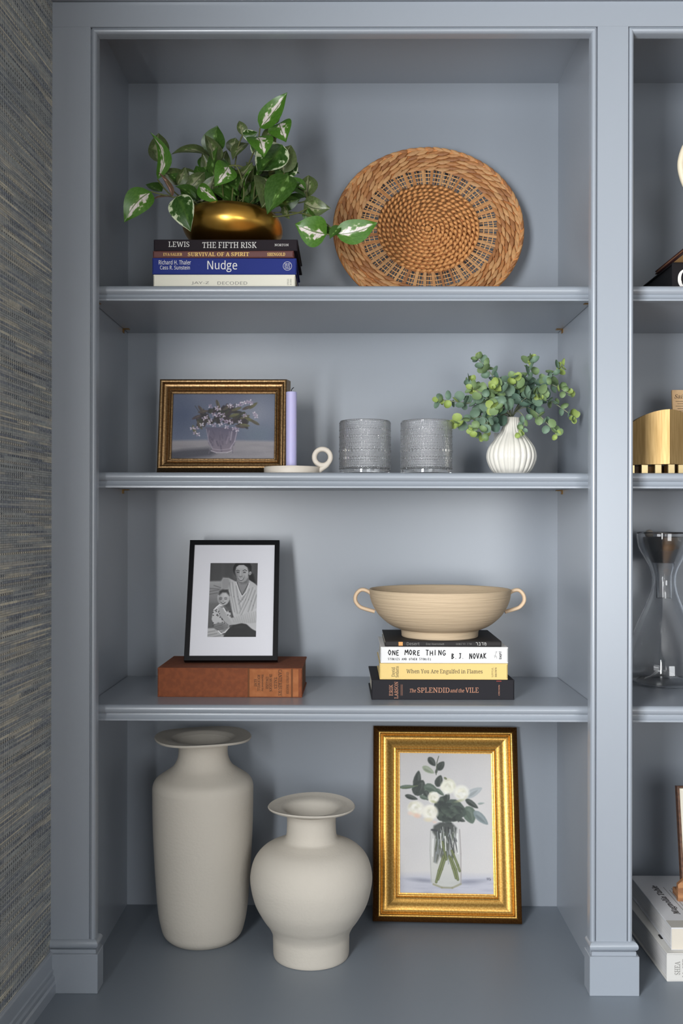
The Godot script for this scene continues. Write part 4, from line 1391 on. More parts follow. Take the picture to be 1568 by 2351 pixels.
func handwriting(o, text, at, h, w, r, quarter = 0):
	var G = glyphs()
	var mb = MB.new()
	var step = w / text.length()
	for i in text.length():
		var c = text[i]
		if not G.has(c):
			continue
		var dy = rng.randf_range(-0.08, 0.08) * h
		var k = rng.randf_range(0.92, 1.1)
		for s in G[c]:
			var pts = []
			for j in range(0, s.size(), 2):
				var p = Vector2(i * step + s[j] * step * 1.12, s[j + 1] * h * k + dy)
				if quarter:
					p = Vector2(-p.y, p.x)
				pts.append(Vector3(at.x + p.x, at.y + p.y, 0.0001))
			for j in pts.size() - 1:
				mb.tube([pts[j], pts[j + 1]], r, 6, 1.0, Vector3.BACK)
	part("lettering", mb, M.black, o)

# right-to-left square script, stroke by stroke: 0 alef 1 resh 2 zayin 3 he 4 nun 5 tet 6 mem 7 dalet 8 bet 9 shin 10 gap
func hebrew(o, word, x1, y0, h, mt, r):
	var G = [[[0.0, 1, 0.7, 0], [0.55, 1, 0.6, 0.6, 0.45, 0.45], [0.15, 0.75, 0.05, 0.0]], [[0.0, 0.95, 0.5, 0.95, 0.62, 0.7, 0.62, 0]], [[0.1, 0.95, 0.5, 1.0], [0.3, 0.95, 0.32, 0]], [[0.0, 0.95, 0.6, 0.95, 0.62, 0], [0.1, 0.6, 0.1, 0]], [[0.2, 1, 0.45, 0.95, 0.45, 0.05, 0.1, 0.0]], [[0.1, 1, 0.1, 0.05, 0.6, 0.05, 0.62, 0.8, 0.4, 1.0]], [[0.1, 1, 0.25, 0.7, 0.1, 0], [0.25, 0.7, 0.5, 0.95, 0.66, 0.7, 0.66, 0, 0.4, 0.0]], [[0.0, 0.95, 0.7, 0.95], [0.58, 0.95, 0.58, 0]], [[0.05, 0.95, 0.5, 0.95, 0.55, 0.05], [0.0, 0.03, 0.72, 0.03]], [[0.0, 1, 0.1, 0.05, 0.6, 0.05, 0.66, 1], [0.33, 1, 0.3, 0.1]], []]
	var mb = MB.new()
	for i in word.size():
		var x = x1 + (word.size() - 1 - i) * h * 0.95
		for s in G[word[i]]:
			var pts = []
			for j in range(0, s.size(), 2):
				pts.append(Vector3(x - 0.018 + s[j] * h, y0 + s[j + 1] * h, 0.0001))
			for j in pts.size() - 1:
				mb.tube([pts[j], pts[j + 1]], r, 6, 1.0, Vector3.BACK)
	part("lettering", mb, mt, o)


# ---------------------------------------------------------------- on the counter, left bay
func counter_things():
	var o = thing("vase", "tall off-white matte clay vase with a straight body and a broad flat rim", "vase", Vector3(-0.2635, 0, -0.166))
	var mb = MB.new()
	var prof = [Vector2(0, 0.002), Vector2(0.058, 0.0)] + spline([Vector2(0.0620, 0.0006), Vector2(0.0705, 0.0090), Vector2(0.0755, 0.0230), Vector2(0.0815, 0.0560), Vector2(0.0870, 0.1300), Vector2(0.0905, 0.2000), Vector2(0.0916, 0.2620), Vector2(0.0908, 0.2790), Vector2(0.0850, 0.2900), Vector2(0.0690, 0.3010), Vector2(0.0545, 0.3120), Vector2(0.0470, 0.3250), Vector2(0.0446, 0.3380), Vector2(0.0458, 0.3520), Vector2(0.0500, 0.3592)], 6) + spline([Vector2(0.0600, 0.3612), Vector2(0.0780, 0.3618), Vector2(0.0868, 0.3632)], 3) + [Vector2(0.0880, 0.3652), Vector2(0.0868, 0.3670)] + spline([Vector2(0.0780, 0.3664), Vector2(0.0640, 0.3650), Vector2(0.0560, 0.3630), Vector2(0.0460, 0.3540), Vector2(0.0410, 0.3380), Vector2(0.0440, 0.3200), Vector2(0.0640, 0.2980), Vector2(0.0860, 0.2760), Vector2(0.0860, 0.1900), Vector2(0.0760, 0.0450)], 5) + [Vector2(0.06, 0.008), Vector2(0, 0.008)]
	mb.lathe(prof, 96, func(p, th): return p + Vector3(0, 0.0016 * sin(th * 3.0 + 0.6) * smoothstep(0.06, 0.088, Vector2(p.x, p.z).length()) * smoothstep(0.35, 0.36, p.y), 0))
	part("vase_body", mb, M.plaster, o)
	o = thing("vase", "short round-bellied off-white matte clay vase with a flat rim and waisted foot", "vase", Vector3(-0.0625, 0, -0.0914))
	mb = MB.new()
	prof = [Vector2(0, 0.002), Vector2(0.0630, 0.0)] + spline([Vector2(0.0652, 0.0006), Vector2(0.0664, 0.0060), Vector2(0.0668, 0.0260), Vector2(0.0678, 0.0400), Vector2(0.0745, 0.0540), Vector2(0.0850, 0.0690), Vector2(0.0985, 0.0940), Vector2(0.1058, 0.1230), Vector2(0.1062, 0.1450), Vector2(0.0990, 0.1690), Vector2(0.0830, 0.1870), Vector2(0.0600, 0.1975), Vector2(0.0478, 0.2030), Vector2(0.0440, 0.2110), Vector2(0.0428, 0.2240), Vector2(0.0428, 0.2400), Vector2(0.0450, 0.2490)], 6) + spline([Vector2(0.0540, 0.2525), Vector2(0.0680, 0.2560), Vector2(0.0752, 0.2592)], 3) + [Vector2(0.0764, 0.2612), Vector2(0.0752, 0.2628)] + spline([Vector2(0.0660, 0.2602), Vector2(0.0520, 0.2578), Vector2(0.0440, 0.2520), Vector2(0.0392, 0.2400), Vector2(0.0390, 0.2200), Vector2(0.0560, 0.1920), Vector2(0.0900, 0.1680), Vector2(0.1000, 0.1330), Vector2(0.0800, 0.0720), Vector2(0.0600, 0.0300)], 5) + [Vector2(0.06, 0.008), Vector2(0, 0.008)]
	mb.lathe(prof, 96, func(p, th): return p + Vector3(0, 0.0016 * sin(th * 2.0 + 2.1) * smoothstep(0.05, 0.076, Vector2(p.x, p.z).length()) * smoothstep(0.25, 0.256, p.y), 0))
	part("vase_body", mb, M.plaster, o)
	# gilt frame leaning against the back
	var w = 0.2825
	var h = 0.3640
	o = thing("framed_painting", "large gilt-framed painting of white roses in a jar, leaning on the counter", "painting", Vector3(0.1895, 0.0005, -0.2330), -0.037)
	o.rotation.x = -0.226
	var dark = [Vector2(0, 0), Vector2(0.0015, 0.0150), Vector2(0.0040, 0.0175), Vector2(0.0105, 0.0205)]
	var p2 = [Vector2(0.0105, 0.0205)] + arc(0.0133, 0.0212, 0.0028, 165, 15, 6) + [Vector2(0.0165, 0.0202), Vector2(0.0168, 0.0190), Vector2(0.0182, 0.0196), Vector2(0.0192, 0.0186), Vector2(0.0200, 0.0192), Vector2(0.0212, 0.0186)]
	var p3 = spline([Vector2(0.0212, 0.0186), Vector2(0.0245, 0.0190), Vector2(0.0300, 0.0174), Vector2(0.0360, 0.0142), Vector2(0.0412, 0.0122)], 4)
	var p4 = [Vector2(0.0412, 0.0122), Vector2(0.0420, 0.0136), Vector2(0.0440, 0.0140), Vector2(0.0452, 0.0130), Vector2(0.0458, 0.0108), Vector2(0.0474, 0.0116), Vector2(0.0490, 0.0112), Vector2(0.0500, 0.0090), Vector2(0.0524, 0.0086), Vector2(0.0524, 0.0040)]
	frame_rails(o, w, h, dark, M.gold_dark, "outer_moulding")
	frame_rails(o, w, h, p2, M.gold, "ridge_moulding")
	frame_rails(o, w, h, p3, M.gold, "cove_moulding")
	frame_rails(o, w, h, p4, M.gold, "sight_moulding")
	panel(o, "canvas", w - 0.1030, h - 0.1030, 0.0062, 0.003, picture(roses(), 0.75), h / 2)
	panel(o, "backing_board", w - 0.006, h - 0.006, 0.003, 0.003, M.wood_dark, h / 2)


# ---------------------------------------------------------------- bay on the right, its left end in view
func right_bay():
	# two books and a looped vase on the upper shelf
	var g = "books under the cream looped vase"
	var o = book("book", "black book with a large white initial under the overhanging maroon book", Vector3(0.6830, S1, -0.068), 0.2460, 0.0560, 0.17, 0.0, dull(c8(30, 28, 30)), M.black, 0.003, 0.003, g)
	letters(o, "C", "serif", 0.030, 0.036, Vector3(-0.0985, 0.0270, 0.0001), M.white_print)
	var y = S1 + 0.0562
	o = thing("book", "thin maroon-edged book with a tan underside, overhanging the black book", "book", Vector3(0.6870, y, 0.0150), 0.0, g)
	var mb = MB.new()
	mb.box(Vector3(0, 0.0010, -0.085), Vector3(0.2600, 0.0020, 0.17), 0.0005)
	mb.box(Vector3(0, 0.0054, -0.085), Vector3(0.2600, 0.0020, 0.17), 0.0005)
	mb.box(Vector3(0, 0.0032, -0.0015), Vector3(0.2600, 0.0064, 0.003), 0.0006)
	part("cover", mb, mat(c8(62, 28, 26), 0.5), o)
	mb = MB.new()
	mb.box(Vector3(0, 0.0032, -0.085), Vector3(0.2580, 0.0026, 0.164))
	part("page_block", mb, M.pages_old, o)
	mb = MB.new()
	mb.box(Vector3(0.002, -0.00005, -0.082), Vector3(0.2520, 0.0004, 0.158))
	part("tan_cover_panel", mb, mat(c8(206, 160, 104), 0.7), o)
	o = thing("loop_vase", "cream vase with tall loop handles on the maroon-edged book", "vase", Vector3(0.6735, y + 0.0065, -0.100))
	mb = MB.new()
	mb.lathe([Vector2(0, 0.001), Vector2(0.030, 0)] + spline([Vector2(0.032, 0.0006), Vector2(0.036, 0.02), Vector2(0.046, 0.07), Vector2(0.052, 0.12), Vector2(0.048, 0.16), Vector2(0.034, 0.19), Vector2(0.024, 0.21), Vector2(0.022, 0.24), Vector2(0.028, 0.256)], 5) + [Vector2(0.027, 0.2575), Vector2(0.025, 0.256)] + spline([Vector2(0.024, 0.253), Vector2(0.019, 0.235), Vector2(0.03, 0.19), Vector2(0.046, 0.13), Vector2(0.03, 0.02)], 4) + [Vector2(0, 0.008)], 56)
	part("vase_body", mb, M.cream_clay, o)
	for s in [-1, 1]:
		mb = MB.new()
		var pts = []
		for p in spline([Vector2(0.022, 0.220), Vector2(0.048, 0.226), Vector2(0.076, 0.212), Vector2(0.0885, 0.180), Vector2(0.0850, 0.150), Vector2(0.070, 0.120), Vector2(0.048, 0.098)], 6):
			pts.append(Vector3(s * p.x, p.y, 0))
		mb.tube(pts, 0.0062, 12, 0.9, Vector3(0, 1, 0))
		part("loop_handle", mb, M.cream_clay, o)
	# arched brass ornament on a ribbed base, an old booklet behind it
	o = thing("brass_ornament", "arched brushed-brass ornament with an upright ridge on a ribbed brass base", "ornament", Vector3(0.5520, S2, -0.055))
	var arch = [Vector2(0, 0.018)]
	for i in 25:
		var a = deg_to_rad(90.0 * i / 24.0)
		arch.append(Vector2(0.100 * sin(a), 0.018 + 0.094 * cos(a)) if i < 24 else Vector2(0.100, 0.020))
	arch.append(Vector2(0.100, 0.018))
	for s in [-1, 1]:
		mb = MB.new()
		var tilt = deg_to_rad(24.0)
		mb.prism(arch.slice(0), func(p, k): return Vector3(s * p.x * cos(tilt), p.y, -p.x * sin(tilt) - 0.022 * k))
		part("arched_plate", mb, M.brushed, o)
	mb = MB.new()
	for i in range(-5, 6):
		var x = i * 0.0205 + 0.003
		mb = MB.new()
		mb.box(Vector3(x, 0.009, -absf(x) * 0.44 - 0.010), Vector3(0.0125, 0.018, 0.022), 0.0010)
		part("base_rib", mb, M.brass_pale, o)
	mb = MB.new()
	mb.box(Vector3(0, 0.0085, -0.042), Vector3(0.150, 0.016, 0.030), 0.001)
	part("base_core", mb, M.bronze_dark, o)
	o = thing("booklet", "old tan booklet standing behind the arched brass ornament", "booklet", Vector3(0.6545, S2, -0.180), -0.05)
	o.rotation.x = -0.12
	mb = MB.new()
	mb.box(Vector3(0, 0.0825, 0), Vector3(0.1060, 0.165, 0.006), 0.0006)
	part("cover", mb, M.paper_old, o)
	letters(o, "Sailor Yarns", "serif", 0.060, 0.008, Vector3(-0.018, 0.1525, 0.003), M.leafgreen_print, Basis(), 0.25)
	for k in 5:
		mb = MB.new()
		mb.box(Vector3(-0.022, 0.143 - 0.0045 * k, 0.0031), Vector3(0.050 - 0.006 * (k % 2), 0.0007, 0.0003))
		part("printed_line", mb, M.leafgreen_print, o)
	carafe()
	# two white books and a small easel on the counter
	g = "white books on the counter right of the post"
	o = book("book", "large white book at the bottom, under the book with italic title, right of the post", Vector3(0.6590, 0, 0.0045), 0.2600, 0.0470, 0.2700, 0.02, mat(c8(204, 202, 197), 0.6), M.pages_white, 0.003, 0.003, g)
	letters(o, "SHEA", "serif", 0.0220, 0.0088, Vector3(-0.1130, 0.0225, 0.0001), M.grey_print, Basis(Vector3.BACK, PI / 2))
	letters(o, "McGEE", "serif", 0.0300, 0.0088, Vector3(-0.1000, 0.0225, 0.0001), M.grey_print, Basis(Vector3.BACK, PI / 2))
	o = book("book", "white book with a black italic title on its cover, under the wooden easel", Vector3(0.6640, 0.0472, -0.0050), 0.2480, 0.0370, 0.2450, 0.0, mat(c8(206, 206, 208), 0.6), M.pages_white, 0.003, 0.003, g)
	mb = MB.new()
	mb.box(Vector3(0, 0.0371, -0.0160), Vector3(0.2470, 0.0004, 0.0290))
	part("cover_band", mb, mat(c8(176, 172, 164), 0.7), o)
	mb = MB.new()
	mb.box(Vector3(0.0, 0.0184, -0.0004), Vector3(0.2470, 0.0340, 0.0014))
	part("spine_cloth", mb, mat(c8(206, 198, 184), 0.7), o)
	var lie = Basis(Vector3(0, 0, -1), Vector3(-1, 0, 0), Vector3(0, 1, 0))
	letters(o, "Magnolia Table", "serif-bold", 0.1330, 0.0150, Vector3(-0.0935, 0.0371, -0.1250), M.dark_print, lie, 0.28)
	for k in 3:
		mb = MB.new()
		mb.box(Vector3(-0.0790 + 0.0065 * k, 0.0371, -0.125), Vector3(0.0010, 0.0003, [0.12, 0.09, 0.11][k]))
		part("printed_line", mb, M.grey_print, o)
	mb = MB.new()
	mb.box(Vector3(0.010, 0.0371, -0.115), Vector3(0.130, 0.0003, 0.120))
	part("cover_picture", mb, mat(c8(120, 112, 100), 0.7), o)
	mb = MB.new()
	mb.box(Vector3(-0.1245, 0.0006, -0.052), Vector3(0.006, 0.0012, 0.016))
	part("ribbon", mb, M.black, o)
	easel(Vector3(0.6580, 0.0846, -0.150))

func carafe():
	var o = thing("carafe", "clear glass pour-over carafe with a steel filter cone in its mouth", "carafe", Vector3(0.5999, S3, -0.2360))
	var R = [Vector2(0.0600, 0.0)]
	var outer = spline([Vector2(0.0500, 0.0003), Vector2(0.0640, 0.0030), Vector2(0.0722, 0.0120), Vector2(0.0735, 0.0300), Vector2(0.0690, 0.0560), Vector2(0.0585, 0.0900), Vector2(0.0450, 0.1230), Vector2(0.0340, 0.1480), Vector2(0.0260, 0.1700), Vector2(0.0222, 0.1880), Vector2(0.0222, 0.2020), Vector2(0.0262, 0.2180), Vector2(0.0370, 0.2400), Vector2(0.0455, 0.2550), Vector2(0.0492, 0.2680), Vector2(0.0500, 0.2860)], 5)
	var prof = [Vector2(0, 0.0012)] + outer + [Vector2(0.0496, 0.2874), Vector2(0.0484, 0.2876)]
	var inner = []
	for i in range(outer.size() - 1, -1, -1):
		inner.append(Vector2(maxf(outer[i].x - 0.0022, 0.002), outer[i].y + (0.0022 if outer[i].y < 0.02 else 0.0)))
	inner[0].y = 0.2862
	# kicked-up centre of the base
	var mb = MB.new()
	mb.lathe([Vector2(0, 0.0240), Vector2(0.012, 0.0220)] + [Vector2(0.030, 0.0080)] + prof.slice(1) + inner + [Vector2(0.030, 0.0105), Vector2(0.012, 0.0245), Vector2(0, 0.0265)], 72)
	part("glass_body", mb, M.glass, o)
	# steel cone
	mb = MB.new()
	mb.lathe([Vector2(0.0200, 0.2300), Vector2(0.0215, 0.2300), Vector2(0.0290, 0.2480), Vector2(0.0365, 0.2680), Vector2(0.0385, 0.2780), Vector2(0.0375, 0.2785), Vector2(0.0350, 0.2680), Vector2(0.0275, 0.2480), Vector2(0.0200, 0.2300)], 56)
	part("steel_filter", mb, M.steel, o)
	mb = MB.new()
	mb.lathe([Vector2(0, 0.2300), Vector2(0.0205, 0.2300), Vector2(0.0205, 0.2308), Vector2(0, 0.2308)], 40)
	part("filter_base", mb, M.steel, o)
	# inner glass stem
	mb = MB.new()
	mb.lathe([Vector2(0.0125, 0.1620), Vector2(0.0140, 0.1626), Vector2(0.0140, 0.2050), Vector2(0.0175, 0.2200), Vector2(0.0195, 0.2290), Vector2(0.0182, 0.2292), Vector2(0.0160, 0.2200), Vector2(0.0126, 0.2050), Vector2(0.0125, 0.1620)], 40)
	part("glass_stem", mb, M.glass, o)
	mb = MB.new()
	mb.lathe([Vector2(0, 0.276)] + arc(0, 0.2840, 0.0080, -80, 90, 10), 24, null, Vector3(-0.025, 0, -0.010))
	part("filter_knob", mb, M.cream, o)

func easel(at):
	var o = thing("easel", "small wooden tabletop easel standing on the white books", "easel", at)
	var mb = MB.new()
	mb.box(Vector3(0, 0.008, 0.010), Vector3(0.135, 0.012, 0.030), 0.001)
	part("ledge", mb, M.wood, o)
	for s in [-1, 1]:
		mb = MB.new()
		mb.prism([Vector2(-0.011, 0), Vector2(0.011, 0), Vector2(0.011, 0.030), Vector2(0, 0.040), Vector2(-0.011, 0.030)], func(p, k): return Vector3(s * 0.0580 + p.x, p.y, 0.0300 - 0.008 * k))
		part("ledge_peg", mb, M.wood, o)
		mb = MB.new()
		mb.box(Vector3(0, 0.085, 0), Vector3(0.012, 0.170, 0.010), 0.001, Transform3D(Basis(Vector3.RIGHT, -0.17), Vector3(s * 0.035, 0, -0.002)))
		part("front_leg", mb, M.wood, o)
	mb = MB.new()
	mb.box(Vector3(0, 0.075, 0), Vector3(0.012, 0.150, 0.008), 0.001, Transform3D(Basis(Vector3.RIGHT, 0.35), Vector3(0, 0.002, -0.084)))
	part("rear_leg", mb, M.wood, o)
	var w = 0.1300
	var h = 0.1800
	var f = thing("framed_picture", "small pale picture in a narrow brown wooden frame on the easel", "picture", at + Vector3(0.0080, 0.0145, 0.0060))
	f.rotation.x = -0.17
	frame_rails(f, w, h, [Vector2(0, 0), Vector2(0, 0.0125), Vector2(0.0015, 0.0135), Vector2(0.0035, 0.0135), Vector2(0.0040, 0.0110)], M.wood_dark, "outer_moulding")
	frame_rails(f, w, h, [Vector2(0.0040, 0.0110), Vector2(0.0050, 0.0125), Vector2(0.0150, 0.0100), Vector2(0.0150, 0.005)], mat(c8(236, 230, 212), 0.5), "cream_slip")
	panel(f, "picture_sheet", w - 0.029, h - 0.029, 0.0070, 0.003, mat(c8(208, 204, 194), 0.7), h / 2)


# ---------------------------------------------------------------- the painted and printed pictures
func V(a):
	var o = []
	for i in range(0, a.size(), 2):
		o.append(Vector2(a[i], a[i + 1]))
	return o

# a pointed brush-leaf
func leafp(p, u, v, L, W, rot, c, a):
	var o = []
	var cs = cos(deg_to_rad(rot))
	var sn = sin(deg_to_rad(rot))
	for i in 14:
		var t = TAU * i / 14.0
		var x = cos(t) * L * p.h
		var y = sin(t) * W * p.h * (1.0 - 0.25 * cos(t)) * pow(absf(sin(t)), 0.25)
		o.append(Vector2(u + (x * cs - y * sn) / p.w, v + (x * sn + y * cs) / p.h))
	p.poly(o, c, a, 0.004)

func still_life_dark():
	var p = Paint.new(430, 290, c8(96, 104, 124), 41)
	var r = p.rng
	for i in 60:
		p.blob(r.randf(), r.randf_range(0, 0.72), r.randf_range(0.12, 0.3), r.randf_range(0.08, 0.2), r.randf_range(0, 180), c8(74, 84, 108).lerp(c8(108, 114, 128), r.randf()), 0.3, 0.9)
	p.blob(0.10, 0.35, 0.45, 0.5, 0, c8(62, 74, 102), 0.7, 0.9)
	p.blob(0.82, 0.30, 0.42, 0.36, 20, c8(134, 138, 150), 0.65, 0.9)
	p.blob(0.50, 0.06, 0.5, 0.22, 0, c8(96, 98, 122), 0.6, 0.9)
	p.blob(0.85, 0.62, 0.34, 0.2, 0, c8(92, 108, 120), 0.5, 0.9)
	p.poly(V([-0.1, 0.715, 0.35, 0.70, 1.1, 0.72, 1.1, 1.1, -0.1, 1.1]), c8(142, 138, 142), 1.0, 0.02, c8(122, 118, 124))
	for i in 50:
		p.blob(r.randf(), r.randf_range(0.75, 1.0), r.randf_range(0.1, 0.3), r.randf_range(0.015, 0.04), r.randf_range(-8, 8), c8(152, 148, 150).lerp(c8(108, 104, 112), r.randf()), 0.3, 0.9)
	p.poly(V([-0.1, 0.90, 0.12, 0.845, 0.36, 0.82, 0.46, 0.88, 0.38, 0.94, 0.1, 0.99, -0.1, 1.05]), c8(50, 50, 62), 0.85, 0.03)
	# glass
	p.poly(V([0.325, 0.51, 0.345, 0.62, 0.36, 0.76, 0.40, 0.83, 0.385, 0.87, 0.44, 0.895, 0.54, 0.89, 0.585, 0.86, 0.565, 0.83, 0.605, 0.78, 0.625, 0.66, 0.645, 0.52]), c8(84, 78, 98), 0.92, 0.012, c8(124, 112, 124))
	for i in 34:
		var x = r.randf_range(0.35, 0.61)
		var y = r.randf_range(0.56, 0.82)
		p.stroke([Vector2(x, y), Vector2(x + r.randf_range(-0.02, 0.02), y + r.randf_range(0.03, 0.1))], r.randf_range(0.008, 0.02), c8(56, 52, 70).lerp(c8(150, 136, 150), r.randf()), 0.45, 0.8)
	p.stroke(V([0.335, 0.54, 0.36, 0.72, 0.40, 0.83]), 0.008, c8(150, 146, 160), 0.6, 0.6)
	p.stroke(V([0.63, 0.56, 0.61, 0.72, 0.57, 0.82]), 0.012, c8(176, 168, 180), 0.6, 0.7)
	p.stroke(V([0.58, 0.58, 0.57, 0.70]), 0.016, c8(186, 178, 188), 0.55, 0.8)
	p.stroke(V([0.385, 0.86, 0.44, 0.89, 0.54, 0.885, 0.585, 0.86]), 0.009, c8(188, 182, 188), 0.7, 0.6)
	p.stroke(V([0.40, 0.835, 0.48, 0.85, 0.57, 0.83]), 0.006, c8(190, 182, 190), 0.5, 0.6)
	# leaves and stems
	for i in 120:
		var a = r.randf_range(-PI - 0.3, 0.5)
		var d = sqrt(r.randf())
		var x = 0.49 + 0.25 * d * cos(a)
		var y = 0.42 + 0.20 * d * sin(a)
		p.blob(x, y, r.randf_range(0.03, 0.085), r.randf_range(0.015, 0.035), rad_to_deg(a) * 0.6 + r.randf_range(-40, 40), [c8(38, 30, 35), c8(50, 40, 44), c8(50, 52, 38), c8(34, 32, 36)][i % 4], 0.85, 0.4)
	for q in [[0.24, 0.36, -25], [0.28, 0.25, 55], [0.30, 0.28, -10], [0.44, 0.17, 70], [0.53, 0.22, -30], [0.62, 0.24, -20], [0.72, 0.22, -22], [0.78, 0.19, -40], [0.70, 0.36, -20], [0.75, 0.40, 25], [0.80, 0.44, 30], [0.70, 0.48, 10], [0.66, 0.50, 12], [0.60, 0.33, -15], [0.27, 0.48, 60], [0.22, 0.55, 70]]:
		p.blob(q[0], q[1], 0.085, 0.026, q[2], c8(64, 52, 58).lerp(c8(92, 92, 58), r.randf()), 0.95, 0.3)
		p.blob(q[0] + 0.01, q[1] - 0.008, 0.05, 0.010, q[2], c8(120, 118, 84), 0.45, 0.8)
	for q in [[0.26, 0.28, 0.22, 0.19], [0.44, 0.19, 0.43, 0.11], [0.60, 0.24, 0.605, 0.16], [0.32, 0.5, 0.22, 0.52]]:
		p.stroke(V(q), 0.006, c8(52, 50, 48), 0.8, 0.5)
	# blossoms
	for q in [[0.37, 0.20], [0.43, 0.22], [0.45, 0.245], [0.55, 0.185], [0.57, 0.20], [0.63, 0.19], [0.66, 0.165], [0.69, 0.15], [0.72, 0.14], [0.75, 0.125], [0.76, 0.15], [0.40, 0.32], [0.43, 0.33], [0.46, 0.32], [0.50, 0.33], [0.52, 0.43], [0.55, 0.42], [0.57, 0.44], [0.33, 0.36], [0.31, 0.38], [0.29, 0.47], [0.24, 0.53], [0.20, 0.53], [0.23, 0.60], [0.26, 0.62], [0.795, 0.31], [0.81, 0.35], [0.60, 0.53], [0.63, 0.55], [0.66, 0.43], [0.36, 0.46], [0.41, 0.48], [0.47, 0.47], [0.53, 0.51], [0.48, 0.40], [0.37, 0.41], [0.70, 0.34]]:
		for k in 4:
			var a = TAU * k / 4.0 + r.randf()
			p.blob(q[0] + 0.014 * cos(a), q[1] + 0.020 * sin(a), 0.020, 0.013, rad_to_deg(a), c8(214, 206, 214).lerp(c8(136, 118, 142), r.randf()), 0.85, 0.4)
		p.blob(q[0], q[1], 0.008, 0.008, 0, c8(90, 76, 84), 0.8, 0.5)
	p.grain(0.022)
	return p

